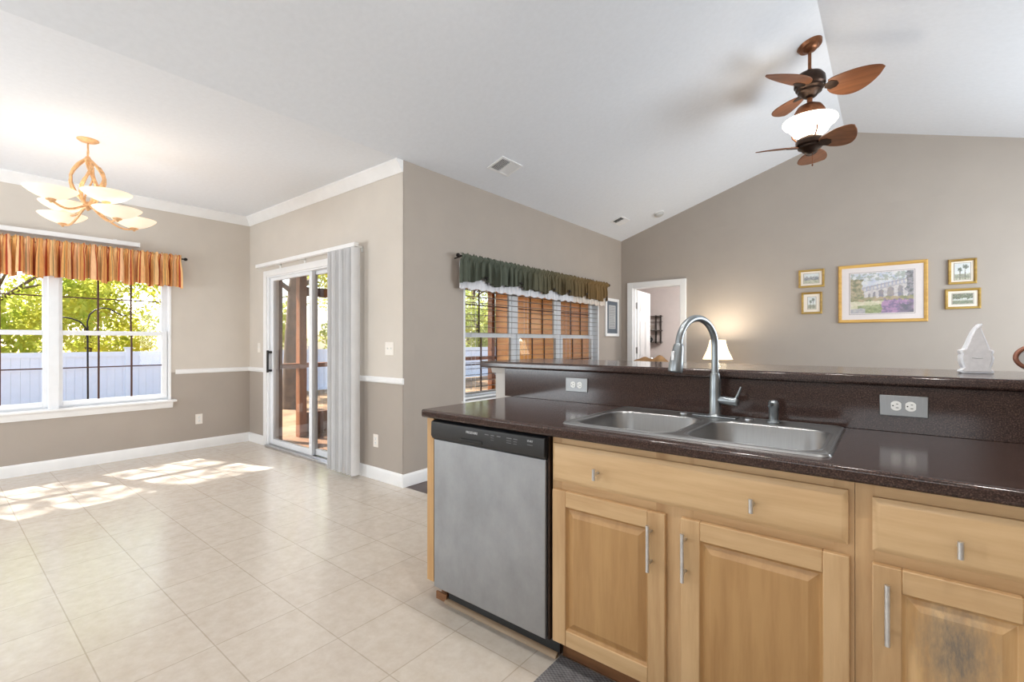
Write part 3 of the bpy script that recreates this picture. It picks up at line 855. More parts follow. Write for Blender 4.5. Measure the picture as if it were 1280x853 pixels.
# ------------------------------------------------------------------ valances
def valance(name, x, y0, y1, ztop, zhem, amp, waves, color, label, cat, header=.03, pocket=.05, hemfn=None, nu=420, nv=14):
    """gathered fabric hung in the plane X = x from Y y0..y1"""
    mb = MB(); cols = []
    rnd = random.Random(hash(name) % 1000 if False else len(name) * 31)
    ph = [rnd.uniform(0, 6.28) for _ in range(6)]
    zr = ztop - header

    def off(u, v):
        L = u * waves * 2 * math.pi
        w = math.sin(L + ph[0] + 1.7 * math.sin(u * 23 + ph[1])) + .5 * math.sin(2.13 * L + ph[2] + math.sin(u * 31)) + .3 * math.sin(.47 * L + ph[3])
        return w
    for j in range(nv + 1):
        v = j / nv
        for i in range(nu + 1):
            u = i / nu; y = y0 + (y1 - y0) * u
            zh = zhem + (hemfn(u) if hemfn else 0) + .008 * math.sin(u * waves * 6.28 * .5 + ph[4])
            z = ztop + (zh - ztop) * v
            dz = abs(z - zr)
            pinch = min(1., dz / .03)
            a = amp * (.25 + .75 * min(1, max(0, zr - z) / (.5 * (zr - zhem)))) if z < zr else amp * .5
            xx = x + off(u, v) * a * pinch * .6 + (.030 * (1 - pinch)) + .014 + .006 * (1 - pinch) * math.sin(u * waves * 18.9)
            yy = y + .35 * a * math.cos(u * waves * 12.57 + ph[1]) + (u - .5) * .0 + .004 * v * math.sin(u * 90)
            zz = z + (.006 * math.sin(u * waves * 2 * 6.28 + ph[5]) + .005 * math.sin(u * waves * 3.3 * 6.28) if j == 0 else 0)
            mb.v.append((xx, yy, zz)); cols.append(color(u, v))
    for j in range(nv):
        for i in range(nu):
            a = j * (nu + 1) + i; mb.f.append((a, a + 1, a + nu + 2, a + nu + 1)); mb.m.append(0)
    return mb, cols


def orange_stripes(u, v):
    t = (u * 74) % 1.0; k = int(u * 74)
    base = [(232, 176, 108), (238, 192, 136), (226, 164, 100), (236, 186, 140)][k % 4]
    if t < .15: base = (168, 66, 44)
    elif .42 < t < .50: base = (150, 132, 96) if k % 3 else (176, 98, 70)
    elif .7 < t < .76: base = (190, 114, 76)
    n = .9 + .16 * random.random()
    return tuple(min(1, x * n) for x in lin(base)[:3]) + (1,)


vt = thing('curtain_valance', (XW + .08, .78, 1.84), 'orange striped gathered valance over the dining window', 'valance', 'window valances')
mb, cols = valance('orange', XW + .075, -.32, 1.775, 2.188, 1.838, .044, 25, orange_stripes, '', '', nu=900, hemfn=lambda u: .011 * math.sin(u * 61 + 1) + .009 * math.sin(u * 143))
mk('fabric', mb, M['vcol'], vt, colors=cols, smooth=0)
for ob in (vt.children[0],): ob.data.polygons.foreach_set('use_smooth', [True] * len(ob.data.polygons))
rod = thing('curtain_rod', (XW + .09, .78, 2.14), 'dark curtain rod carrying the orange striped valance', 'curtain rod')
rx = XW + .088
mk('pole', MB().tube([(rx, -.34, 2.150), (rx, 1.80, 2.150)], .008, 12), M['dark_rod'], rod)
mk('finial', MB().lathe([(0, 0), (.012, .004), (.018, .014), (.016, .028), (.008, .036), (0, .038)], (rx, 1.795, 2.15), 16, 0, Matrix.Rotation(R(-90), 3, 'X')), M['dark_rod'], rod)
for q in (1.74, -.28): mk('bracket', MB().tube([(XW, q, 2.13), (rx, q, 2.135)], .006, 8), M['dark_rod'], rod)
hr = thing('blind_headrail', (XW + .05, .6, 2.228), 'long white blind headrail mounted on wall above the orange valance', 'headrail')
mk('rail', MB().box(XW + .012, XW + .06, -.2, 1.40, 2.228, 2.272), M['trim'], hr, bevel=.004)
mk('end_cap', MB().box(XW + .010, XW + .062, 1.40, 1.412, 2.226, 2.274), M['trim'], hr, bevel=.003)
for q in (1.2, .1): mk('bracket', MB().box(XW, XW + .02, q, q + .03, 2.25, 2.285), M['trim'], hr)


def green_fab(u, v):
    g = (92, 98, 86); b = (124, 100, 66)
    k = min(1, max(0, (u - .25) / .6)); n = .86 + .2 * math.sin(u * 300) * .3 + .1 * random.random()  # green turns brown to the right, warm lamp light put into the cloth colour
    c = lin(tuple(g[i] * (1 - k) + b[i] * k for i in range(3)))[:3]
    return tuple(x * n for x in c) + (1,)


def white_fab(u, v):
    c = lin((226, 226, 230) if u < .7 else (224, 214, 204))[:3]; return tuple(c) + (1,)  # right end tinted warmer, the same painted lamp light as the green layer


bows = (.11, .30, .52, .635, .78, .965)


def green_hem(u): return -.012 * math.cos(u * 40) + sum(.055 * math.exp(-((u - q) / .02) ** 2) for q in bows)


gv = thing('curtain_valance', (XG + .08, 4.58, 1.74), 'dark green swagged valance with white underlayer over the living room window', 'valance', 'window valances')
mb, cols = valance('green', XG + .085, 3.115, 6.04, 2.06, 1.80, .036, 34, green_fab, '', '', hemfn=green_hem, nu=640)
f1 = mk('fabric', mb, M['vcol'], gv, colors=cols, smooth=0)
mb, cols = valance('lining white', XG + .045, 3.125, 6.035, 2.02, 1.738, .012, 40, white_fab, '', '', header=.0, nu=420)
f2 = mk('underlayer', mb, M['vcol'], gv, colors=cols, smooth=0, label='white ruffled underlayer')
for f in (f1, f2): f.data.polygons.foreach_set('use_smooth', [True] * len(f.data.polygons))
for q in bows:
    yy = 3.115 + q * 2.925
    bmesh_ = MB().lathe([(0, -.02), (.012, -.014), (.018, 0), (.012, .014), (0, .02)], (XG + .128, yy, 1.853), 10, sx=.6).tube([(XG + .128, yy - .03, 1.86), (XG + .13, yy, 1.852), (XG + .128, yy + .03, 1.862)], [.004, .012, .004], 8)
    mk('bow', bmesh_, M['dark_rod'], gv, label='small dark bow')
rod = thing('curtain_rod', (XG + .085, 4.58, 2.03), 'dark curtain rod carrying the green valance', 'curtain rod')
rx = XG + .098
mk('pole', MB().tube([(rx, 3.09, 2.032), (rx, 6.06, 2.032)], .008, 12), M['dark_rod'], rod)
for yy, s_ in ((3.095, 1), (6.055, -1)):
    mk('finial', MB().lathe([(0, 0), (.014, .004), (.02, .016), (.016, .03), (0, .036)], (rx, yy, 2.032), 16, 0, Matrix.Rotation(R(90 * s_), 3, 'X')), M['dark_rod'], rod)
for q in (3.13, 6.03): mk('bracket', MB().tube([(XG, q, 2.02), (rx, q, 2.03)], .006, 8), M['dark_rod'], rod)

# ---- horizontal blinds in the living window
bl_lab = ('white horizontal blind over the left living window unit', 'white horizontal blind over the middle living window unit', 'white horizontal blind over the right living window unit')
for lab, (a, b_) in zip(bl_lab, ((3.275, 4.135), (4.145, 5.035), (5.045, 5.925))):
    t = thing('horizontal_blind', (XG - .03, (a + b_) / 2, .68), lab, 'blind', 'open blinds in the living window')
    mk('headrail', MB().box(XG - .052, XG - .004, a, b_, 1.9, 1.942), M['slat'], t, bevel=.003)
    s = MB(); z = .72
    while z < 1.89:
        s.prism([(XG - .054, z), (XG - .002, z), (XG - .002, z + .0022), (XG - .054, z + .0022)], lambda p, q, d: (p, d, q), a, b_); z += .060
    mk('slats', s, M['slat_backlit'], t, smooth=0)
    mk('bottom_rail', MB().box(XG - .052, XG - .004, a, b_, .668, .69), M['slat'], t, bevel=.004)
    for yy in (a + .14, b_ - .14):
        mk('ladder_cord', MB().tube([(XG - .055, yy, .69), (XG - .055, yy, 1.9)], .0014, 5).tube([(XG - .001, yy, .69), (XG - .001, yy, 1.9)], .0014, 5), M['cord'], t)

# ---- vertical blind of the patio door
vb = thing('vertical_blind', (-4.8, YS - .1, 0), 'pale grey vertical blind stacked open at right side of the patio door', 'blind')
yv = 2.42
mk('headrail', MB().box(-5.75, -3.735, yv - .024, yv + .024, 2.088, 2.125), M['trim'], vb, bevel=.003)
for xb in (-5.4, -4.85, -3.8):
    mk('bracket', MB().box(xb - .015, xb + .015, yv, YS - .0005, 2.094, 2.112).box(xb - .015, xb + .015, YS - .006, YS - .0005, 2.06, 2.112), M['white_plastic'], vb)
nvn = 11
for i in range(nvn):
    xc = -4.15 + i * .040; aa = R(96 + 9 * math.sin(i * 2.3)); cx, sx_ = math.cos(aa), math.sin(aa)
    poly = []
    for q in range(7):
        s_ = (q / 6 - .5) * .089; cv = .011 * (1 - (2 * q / 6 - 1) ** 2); poly.append((xc + s_ * cx + cv * sx_, yv + s_ * sx_ - cv * cx))
    poly2 = [(p[0] + .0012 * sx_, p[1] - .0012 * cx) for p in reversed(poly)]
    mk('vane', MB().prism(poly + poly2, lambda p, q, d: (p, q, d), .03 + .006 * math.sin(i * 3.1), 2.083), M['vane'], vb, smooth=60)
mk('chain', MB().tube([(-3.738, yv + .03, 2.09), (-3.736, yv + .03, .5)], .002, 6), M['cord'], vb)


# ------------------------------------------------------------------ chandelier
CX, CY = -4.757, .77
ch = thing('chandelier', (CX, CY, H), 'warm gilt chandelier with six glowing alabaster bowls in the dining area', 'chandelier')
mk('canopy', MB().lathe([(.0, 2.742), (.02, 2.744), (.05, 2.752), (.065, 2.762), (.066, H - .0003)], (CX, CY, 0), 32), M['gilt_arm'], ch, smooth=50)
mk('stem', MB().tube([(CX, CY, 2.75), (CX, CY, 2.69)], .006, 10).tube([(CX + .0 + .022 * math.cos(t), CY, 2.668 + .026 * math.sin(t)) for t in [2 * math.pi * i / 20 for i in range(20)]], .004, 8, closed=True), M['gilt_arm'], ch)
mk('crown', MB().lathe([(0, 2.644), (.012, 2.64), (.02, 2.625), (.028, 2.61), (.02, 2.598), (0, 2.594)], (CX, CY, 0), 20), M['gilt_arm'], ch, smooth=50)
mk('hub', MB().lathe([(0, 2.30), (.014, 2.295), (.03, 2.27), (.022, 2.245), (.008, 2.23), (0, 2.226)], (CX, CY, 0), 20), M['gilt_arm'], ch, smooth=50)
bowls = [(.15, -.22, 2.295), (.33, .05, 2.30), (-.26, -.10, 2.30), (-.30, -.10, 2.215), (.28, .12, 2.205), (-.04, .29, 2.212)]
for i, (bx, by, bz) in enumerate(bowls):
    r_ = math.hypot(bx, by); ca, sa = bx / r_, by / r_
    tw = R(50)

    def cage(rad, z, tt):
        a_ = math.atan2(sa, ca) - tt * R(75) + R(75); return (CX + rad * math.cos(a_), CY + rad * math.sin(a_), z)
    pts = []
    for j in range(9):
        t = j / 8; z = 2.615 - t * .35; rad = .016 + .088 * math.sin(math.pi * min(1, t * 1.02)) ** .8
        pts.append(cage(rad, z, t))
    px, py, pz = pts[-1]; ex, ey, ez = CX + bx, CY + by, bz - .062
    for j in range(1, 9):
        t = j / 8; s_ = t * t * (3 - 2 * t)
        pts.append((px + (ex - px) * t, py + (ey - py) * t, pz + (ez - pz) * s_ - .045 * math.sin(math.pi * t)))
    arm = mk('arm', MB().tube(pts, [.010] * 9 + [.0075] * 8, 8).tube([Vector(p) + Vector((.012 * math.sin(n_ * .8), .012 * math.cos(n_ * .8), 0)) for n_, p in enumerate(pts[1:8])], .006, 6), M['gilt_arm'], ch, smooth=60)
    q2 = []
    for j in range(9):
        t = j / 8; a2 = math.atan2(sa, ca) + .5 + t * R(75); r2 = .016 + .080 * math.sin(math.pi * min(1, t * 1.02)) ** .8
        q2.append((CX + r2 * math.cos(a2), CY + r2 * math.sin(a2), 2.612 - t * .345))
    mk('strand', MB().tube(q2, .0065, 7), M['gilt_arm'], arm, smooth=60)
    mk('bobeche', MB().lathe([(0, -.085), (.008, -.08), (.012, -.072), (.026, -.066), (.03, -.058), (.012, -.052)], (ex, ey, bz), 18), M['gilt_arm'], arm, smooth=50)
    prof = [(.02, -.056), (.05, -.051), (.085, -.036), (.118, -.016), (.142, .004), (.148, .012), (.143, .012), (.115, -.008), (.083, -.028), (.05, -.043), (.02, -.048)]
    mk('bowl_shade', MB().lathe(prof, (ex, ey, bz), 40, close=True), M['bowl'], arm, smooth=60, label='lit alabaster glass bowl')
    lp = light('chandelier_bulb', 'POINT', (ex, ey, bz + .03), .8, (1.0, .90, .78), shadow_soft_size=.05)

# ------------------------------------------------------------------ ceiling fan
FCX, FCY = -.501, 4.467; FCZ = H + SL * (FCX - XG)
fan = thing('ceiling_fan', (FCX, FCY, FCZ), 'double stacked ceiling fan with brown leaf blades and a lit globe between', 'ceiling fan')
tilt = Matrix.Rotation(-math.atan(SL), 3, 'Y')
mk('canopy', MB().lathe([(.0, -.06), (.03, -.058), (.05, -.045), (.058, -.03), (.082, -.026), (.088, -.012), (.092, -.0005)], (FCX, FCY, FCZ), 32, 0, tilt), M['brass'], fan, smooth=50)
mk('downrod', MB().tube([(FCX, FCY, FCZ - .04), (FCX, FCY, 3.40)], .0125, 14).lathe([(.02, 3.43), (.03, 3.415), (.03, 3.40), (.02, 3.39)], (FCX, FCY, 0), 18), M['brass'], fan)
mk('upper_motor', MB().lathe([(.0, 3.412), (.05, 3.41), (.088, 3.39), (.108, 3.362), (.112, 3.325), (.112, 3.30), (.1, 3.288), (.1, 3.272), (.085, 3.262), (.085, 3.245), (.062, 3.232), (.05, 3.212), (.03, 3.2), (0, 3.198)], (FCX, FCY, 0), 36), M['bronze'], fan, smooth=35)
mk('light_neck', MB().lathe([(.02, 3.2), (.02, 3.16), (.045, 3.15), (.085, 3.128), (.108, 3.09), (.112, 3.05), (.105, 3.032), (0, 3.032)], (FCX, FCY, 0), 30), M['brass'], fan, smooth=35)
mk('globe', MB().lathe([(.09, 3.034), (.15, 3.03), (.19, 3.018), (.194, 3.006), (.184, 2.992), (.156, 2.972), (.138, 2.946), (.124, 2.922), (.1, 2.906), (.05, 2.897), (0, 2.896)], (FCX, FCY, 0), 44), M['bulb'], fan, smooth=60, label='lit white glass globe')
mk('lower_motor', MB().lathe([(.0, 2.9), (.03, 2.895), (.04, 2.88), (.09, 2.868), (.1, 2.85), (.1, 2.82), (.085, 2.808), (.085, 2.795), (.06, 2.78), (.05, 2.765), (.03, 2.752), (0, 2.748)], (FCX, FCY, 0), 36), M['bronze'], fan, smooth=35)
for aa in (60, 180, 300):
    mk('globe_arm', MB().tube([(FCX + .085 * math.cos(R(aa)), FCY + .085 * math.sin(R(aa)), 2.86), (FCX + .12 * math.cos(R(aa)), FCY + .12 * math.sin(R(aa)), 2.9), (FCX + .13 * math.cos(R(aa)), FCY + .13 * math.sin(R(aa)), 2.95)], .006, 8), M['brass'], fan)
mk('pull_chain', MB().tube([(FCX + .02, FCY - .02, 2.755), (FCX + .02, FCY - .02, 2.66)], .002, 6).lathe([(0, -.012), (.006, -.006), (.006, .004), (0, .01)], (FCX + .02, FCY - .02, 2.65), 10), M['brass'], fan)


def fan_blade(z, ang_deg, r0, r1, wid, pitch, nm='blade'):
    A = Matrix.Rotation(R(ang_deg), 3, 'Z') @ Matrix.Rotation(R(pitch), 3, 'X')
    cc = Vector((FCX, FCY, z)); L = r1 - r0; n = 18; up_, dn_ = [], []
    for i in range(n + 1):
        t = i / n; sk = .42 * wid * t * t
        up_.append((r0 + L * t, wid * (.30 * (1 - t) ** 2 + .86 * math.sin(math.pi * t ** 1.15) ** .62) - sk))
        dn_.append((r0 + L * t, -wid * (.30 * (1 - t) ** 2 + .44 * math.sin(math.pi * t ** 1.15) ** .62) - sk))
    poly = up_ + dn_[::-1][1:]
    mb = MB().prism(poly, lambda a, b, d: tuple(cc + A @ Vector((a, b, d - .012 * ((a - r0) / L) ** 2))), -.004, .004)
    b = mk('blade', mb, M['blade'], fan, bevel=.002, smooth=30)
    ir = MB().tube([tuple(cc + A @ Vector((.07, 0, .005))), tuple(cc + A @ Vector((r0 - .02, .0, .008))), tuple(cc + A @ Vector((r0 + .04, 0, .006)))], [.009, .009, .007], 8)
    ir.prism([(r0 - .02, -.02), (r0 + .02, -.045), (r0 + .06, -.03), (r0 + .075, 0), (r0 + .06, .03), (r0 + .02, .045), (r0 - .02, .02)], lambda a, b, d: tuple(cc + A @ Vector((a, b, d))), -.008, -.004)
    mk('blade_iron', ir, M['bronze'], b)


for aa in (9, 129, -111): fan_blade(3.275, aa, .12, .475, .175, -18)
for aa in (-30, 90, 210): fan_blade(2.80, aa, .10, .39, .145, -18)

# ------------------------------------------------------------------ ceiling fixtures
nrm = Vector((-SL, 0, 1)).normalized(); ex_ = Vector((1, 0, SL)).normalized()


def cpt(x, y, d): return Vector((x, y, H + SL * (x - XG))) - nrm * d


def vent(cx, cy, lx, ly, lab):
    t = thing('ceiling_vent', cpt(cx, cy, 0), lab, 'vent', 'ceiling vents')
    o_ = cpt(cx, cy, 0)

    def P(a, b, d): return tuple(o_ + ex_ * a + Vector((0, b, 0)) - nrm * d)
    f = MB(); w = .022
    for a0, a1, b0, b1 in ((-lx / 2, lx / 2, -ly / 2, -ly / 2 + w), (-lx / 2, lx / 2, ly / 2 - w, ly / 2), (-lx / 2, -lx / 2 + w, -ly / 2 + w, ly / 2 - w), (lx / 2 - w, lx / 2, -ly / 2 + w, ly / 2 - w), (-lx / 2, lx / 2, -.006, .006)):
        f.prism([(a0, b0), (a1, b0), (a1, b1), (a0, b1)], P, .0003, .01)
    mk('grille_frame', f, M['trim'], t, bevel=.002)
    mk('opening', MB().prism([(-lx / 2 + w, -ly / 2 + w), (lx / 2 - w, -ly / 2 + w), (lx / 2 - w, ly / 2 - w), (-lx / 2 + w, ly / 2 - w)], P, .0003, .0012), M['duct'], t, smooth=0)
    for half, sg in ((-1, -1), (1, 1)):
        s = MB(); n_ = 7
        for i in range(n_):
            b0 = half * (.012 + (ly / 2 - w - .012) * (i + .5) / n_)
            q = .009
            s.prism([(b0 - q, .0015 if sg > 0 else .0095), (b0 + q, .0095 if sg > 0 else .0015), (b0 + q, .0105 if sg > 0 else .0025), (b0 - q, .0025 if sg > 0 else .0105)], lambda a, b, d: P(d, a, b), -lx / 2 + w, lx / 2 - w)
        mk('slats', s, M['trim'], t, smooth=0)


vent(-2.83, 3.42, .2, .30, 'larger ceiling vent above the left end of the green valance')
vent(-2.855, 5.91, .17, .27, 'small ceiling vent near the far corner beside the smoke detector')
sdt = thing('smoke_detector', cpt(-2.474, 6.31, 0), 'round grey smoke detector on the sloped ceiling near the far wall', 'smoke detector')
rt_ = Matrix.Rotation(-math.atan(SL), 3, 'Y')
mk('body', MB().lathe([(.065, -.0004), (.065, -.022), (.06, -.034), (.045, -.042), (0, -.044)], cpt(-2.474, 6.31, 0), 30, 0, rt_), M['detector'], sdt, smooth=40)
mk('mount_ring', MB().lathe([(.07, -.0003), (.07, -.008), (.064, -.01)], cpt(-2.474, 6.31, 0), 30, 0, rt_), M['white_plastic'], sdt)
# recessed cans above the peninsula (out of the picture)
for cx, cy, e_ in ((-1.45, 1.60, 13), (-.2, 1.62, 13), (-.9, .45, 20), (.6, .5, 20)):
    zc = H + SL * (cx - XG) if cx < XR else RZ - SL * (cx - XR)
    ct_ = thing('recessed_light', (cx, cy, zc), 'recessed ceiling can light over the kitchen', 'ceiling light', 'recessed kitchen lights')
    mk('trim_ring', MB().lathe([(.075, -.03), (.095, -.026), (.1, -.015), (.1, .0)], (cx, cy, zc - .005), 28), M['trim'], ct_)
    mk('lens', MB().lathe([(0, -.027), (.075, -.027), (.075, -.022), (0, -.022)], (cx, cy, zc - .005), 28), M['can'], ct_)
    light('recessed_bulb', 'AREA', (cx, cy, zc - .045), e_, (1, .96, .9), target=(cx, cy, 0), shape='DISK', size=.15)


# ------------------------------------------------------------------ pictures
def painting(seed, kind):
    rnd = random.Random(seed)

    def mixc(a, b, t): return tuple(a[i] * (1 - t) + b[i] * t for i in range(3))

    from mathutils import noise as NZ

    def fb(u, v, k, o=0): return NZ.fractal(Vector((u * k + seed * 3.1, v * k + o, seed * 1.7)), 1.0, 2.0, 4)

    def f(u, v):          # u right, v up, 0..1
        j = lambda s_: rnd.uniform(-s_, s_)
        n = fb(u, v, 7); n2 = fb(u, v, 16, 5); u2 = u + .012 * fb(u, v, 22, 9); v2 = v + .015 * fb(u, v, 22, 3)
        if kind == 'garden':
            c = mixc((224, 220, 216), (182, 192, 214), min(1, max(0, .45 + n)))
            if v2 > .80 and n2 > .0: c = mixc(c, (142, 150, 128), .6)
            top = .60 + .26 * u2
            if .20 < u2 and .36 < v2 < top:      # arcaded facade, seen receding
                c = mixc((214, 204, 196), (186, 176, 180), min(1, max(0, .4 + n2)))
                for q, w_, h in ((.31, .020, .50), (.39, .025, .53), (.50, .040, .585), (.645, .050, .635), (.80, .040, .66)):
                    if abs(u2 - q) < w_ and v2 < h - ((u2 - q) / w_) ** 2 * .05: c = mixc((134, 130, 146), (168, 152, 138), min(1, max(0, .3 + n)))
                if abs(v2 - top + .025) < .016: c = (170, 160, 162)
                if abs(v2 - top + .12) < .008: c = (160, 154, 164)
                if v2 > top - .11 and abs((u2 * 17) % 1 - .5) < .18: c = mixc(c, (150, 158, 190), .7)
            if u2 < .20 + .08 * n and .26 < v2 < .86: c = mixc((128, 128, 92), (188, 166, 124), min(1, max(0, .5 + 1.2 * n2)))
            if u2 > .90 + .06 * n and .32 < v2: c = mixc((104, 106, 108), (160, 152, 160), min(1, max(0, .5 + 1.2 * n2)))
            if .29 + .03 * n < v2 < .40 + .04 * n2: c = mixc((186, 158, 118), (128, 138, 88), min(1, max(0, .5 + 1.5 * n)))
            if v2 < .30 + .02 * n: c = mixc((206, 202, 150), (226, 212, 178), min(1, max(0, .5 + n2)))
            if v2 < .20 + .05 * n and .12 < u2 < .66: c = mixc((132, 148, 86), (172, 178, 118), min(1, max(0, .5 + n2)))
            if v2 < .12 + .03 * n and u2 < .24: c = mixc((164, 160, 168), (190, 184, 180), min(1, max(0, .5 + n2)))
            if u2 > .50 + .04 * n and v2 < .33 - .10 * abs(u2 - .72) + .05 * n2: c = mixc((182, 128, 176), (128, 106, 146), min(1, max(0, .5 + 1.6 * n2)))
            if u2 > .78 + .05 * n2 and v2 < .24 + .1 * n: c = mixc((104, 100, 116), (156, 124, 156), min(1, max(0, .45 + 1.2 * n)))
        else:
            c = mixc((226, 228, 220), (206, 214, 214), v)
            if v2 < .35: c = mixc((162, 164, 130), (200, 198, 170), min(1, max(0, .5 + n)))
            if kind == 'palms':
                if (abs(u2 - .35) < .022 or abs(u2 - .68) < .022) and v2 < .75: c = (112, 102, 88)
                if (math.hypot(u2 - .35, (v2 - .62) * 1.3) < .15 + .1 * n2 or math.hypot(u2 - .7, (v2 - .78) * 1.3) < .17 + .1 * n2): c = mixc((88, 98, 84), (140, 148, 130), min(1, max(0, .4 + n2)))
                if .1 < v2 < .32 + .12 * n2: c = mixc(c, (130, 130, 110), .6)
            if kind == 'row':
                if .3 < v2 < .68 + .2 * n2: c = mixc((108, 116, 126), (164, 160, 156), min(1, max(0, .5 + 1.5 * n2)))
            if kind == 'park':
                if v2 > .5 + .2 * n: c = mixc((92, 100, 78), (146, 150, 118), min(1, max(0, .5 + 1.4 * n2)))
                if .38 < v2 < .46: c = (182, 186, 170)
                if v2 < .3: c = mixc((110, 122, 92), (150, 152, 122), min(1, max(0, .5 + n2)))
        g_ = sum(c) / 3; c = tuple((x * .72 + g_ * .28) * .84 + 222 * .16 for x in c)
        return tuple(min(255, max(0, x + j(6))) for x in c)
    return f


def picture(x0, x1, z0, z1, fw_, pm, kind, seed, label, matw, matm, nu, nv, line=.006):
    t = thing('framed_picture', ((x0 + x1) / 2, YF, z0), label, 'picture', 'framed prints on the far wall')
    P = lambda a, b, d: (a, YF - d, b)
    f = MB()
    prof = [(0, .001), (0, .02), (.25, .027), (.6, .024), (.85, .016), (1., .014), (1., .001)]
    corners = [(x0, z0, 1, 1), (x1, z0, -1, 1), (x1, z1, -1, -1), (x0, z1, 1, -1)]
    vs = [(cx + sx * a * fw_, YF - d, cz + sz * a * fw_) for cx, cz, sx, sz in corners for a, d in prof]; k = len(prof); fs = []
    for i in range(4):
        for j in range(k): fs.append((i * k + j, i * k + (j + 1) % k, ((i + 1) % 4) * k + (j + 1) % k, ((i + 1) % 4) * k + j))
    f.add(vs, fs); mk('frame', f, pm, t, smooth=30)
    a0, a1, b0, b1 = x0 + fw_ * .9, x1 - fw_ * .9, z0 + fw_ * .9, z1 - fw_ * .9
    mk('mat', MB().box(a0, a1, YF - .010, YF - .004, b0, b1), matm, t, smooth=0)
    a0 += matw; a1 -= matw; b0 += matw * .85; b1 -= matw * .85
    ln = MB(); w = .003
    q0, q1, r0, r1 = a0 - line, a1 + line, b0 - line, b1 + line
    ln.box(q0, q1, YF - .0108, YF - .0098, r0, r0 + w).box(q0, q1, YF - .0108, YF - .0098, r1 - w, r1).box(q0, q0 + w, YF - .0108, YF - .0098, r0, r1).box(q1 - w, q1, YF - .0108, YF - .0098, r0, r1)
    mk('mat_line', ln, M['line_dark'], t, smooth=0)
    pf = painting(seed, kind); mb = MB(); cols = []
    for j in range(nv + 1):
        for i in range(nu + 1):
            mb.v.append((a0 + (a1 - a0) * i / nu, YF - .0112, b0 + (b1 - b0) * j / nv)); cols.append(lin(pf(i / nu, j / nv)))
    for j in range(nv):
        for i in range(nu):
            a = j * (nu + 1) + i; mb.f.append((a, a + 1, a + nu + 2, a + nu + 1)); mb.m.append(0)
    mk('print', mb, M['print'], t, colors=cols, smooth=0)


picture(-.465, .32, 1.449, 2.108, .034, M['gold'], 'garden', 3, 'large gold framed watercolour of an arcaded building with purple flowers', .085, M['mat_lilac'], 150, 110, .012)
picture(-.863, -.60, 1.885, 2.099, .024, M['gold_dark'], 'row', 5, 'small wide gold framed print, upper one left of the large picture', .035, M['mat_board'], 40, 24)
picture(-.834, -.622, 1.566, 1.827, .024, M['gold_dark'], 'palms', 8, 'small gold framed print, lower one left of the large picture', .045, M['mat_board'], 30, 36)
picture(.476, .691, 1.824, 2.082, .024, M['gold_dark'], 'palms', 11, 'small square gold framed palm print, upper one right of the large picture', .028, M['mat_board'], 30, 36)
picture(.452, .72, 1.569, 1.777, .024, M['gold_dark'], 'park', 14, 'small wide gold framed landscape print, lower one right of the large picture', .036, M['mat_board'], 40, 24)

dc = thing('framed_document', (XG, 6.34, 1.31), 'white framed document with slate mat beside the green valance', 'picture')
f = MB()
y0, y1, z0, z1 = 6.13, 6.555, 1.312, 1.868; w = .042
f.box(XG + .001, XG + .022, y0, y1, z0, z0 + w).box(XG + .001, XG + .022, y0, y1, z1 - w, z1).box(XG + .001, XG + .022, y0, y0 + w, z0 + w, z1 - w).box(XG + .001, XG + .022, y1 - w, y1, z0 + w, z1 - w)
mk('frame', f, M['trim'], dc, bevel=.003)
mk('mat', MB().box(XG + .002, XG + .01, y0 + w, y1 - w, z0 + w, z1 - w), M['doc_navy'], dc, smooth=0)
pg = mk('sheet', MB().box(XG + .008, XG + .012, y0 + .11, y1 - .1, z0 + .11, z1 - .1), M['doc_paper'], dc, smooth=0)
tx = MB(); rnd = random.Random(4)
for i in range(13): tx.box(XG + .0118, XG + .0126, y0 + .125, y1 - .115 - rnd.uniform(0, .05), z1 - .13 - i * .025, z1 - .122 - i * .025)
mk('printed_lines', tx, M['print_dim'], pg, smooth=0)

# ------------------------------------------------------------------ bar ornaments
gn = thing('figurine', (.247, 2.43, BT), 'white pointed-hat gnome cutout figurine standing on the bar', 'figurine')
half = [(-.040, 0), (-.047, .006), (-.044, .012), (-.036, .018), (-.040, .03), (-.044, .045), (-.045, .062), (-.042, .070), (-.045, .078), (-.046, .086), (-.034, .09), (-.026, .11), (-.018, .135), (-.010, .155), (-.002, .170), (.006, .180), (.014, .184), (.016, .181), (.0115, .174), (.014, .160), (.020, .140), (.027, .118), (.034, .096), (.036, .088), (.045, .085), (.046, .078), (.043, .07), (.046, .058), (.045, .044), (.041, .03), (.037, .018), (.045, .010), (.047, .004), (.042, 0)]
Ar = Matrix.Rotation(R(14), 3, 'Z'); gc = Vector((.247, 2.43, BT + .0004))
mk('body', MB().prism(half, lambda a, b, d: tuple(gc + Ar @ Vector((a * 1.04, d, b))), -.014, .014), M['gnome'], gn, bevel=.003)
inner = [(a * .86, .006 + b * .93) for a, b in half]
mk('back_panel', MB().prism(inner, lambda a, b, d: tuple(gc + Ar @ Vector((a * 1.04 + .0, d, b))), -.0165, -.013), M['gnome_back'], gn, bevel=.002, label='flat white back face')
mk('seam', MB().tube([tuple(gc + Ar @ Vector((a, -.0165, b))) for a, b in ((-.015, .058), (0, .056), (.016, .057))], .0012, 6), M['doc_paper'], gn)

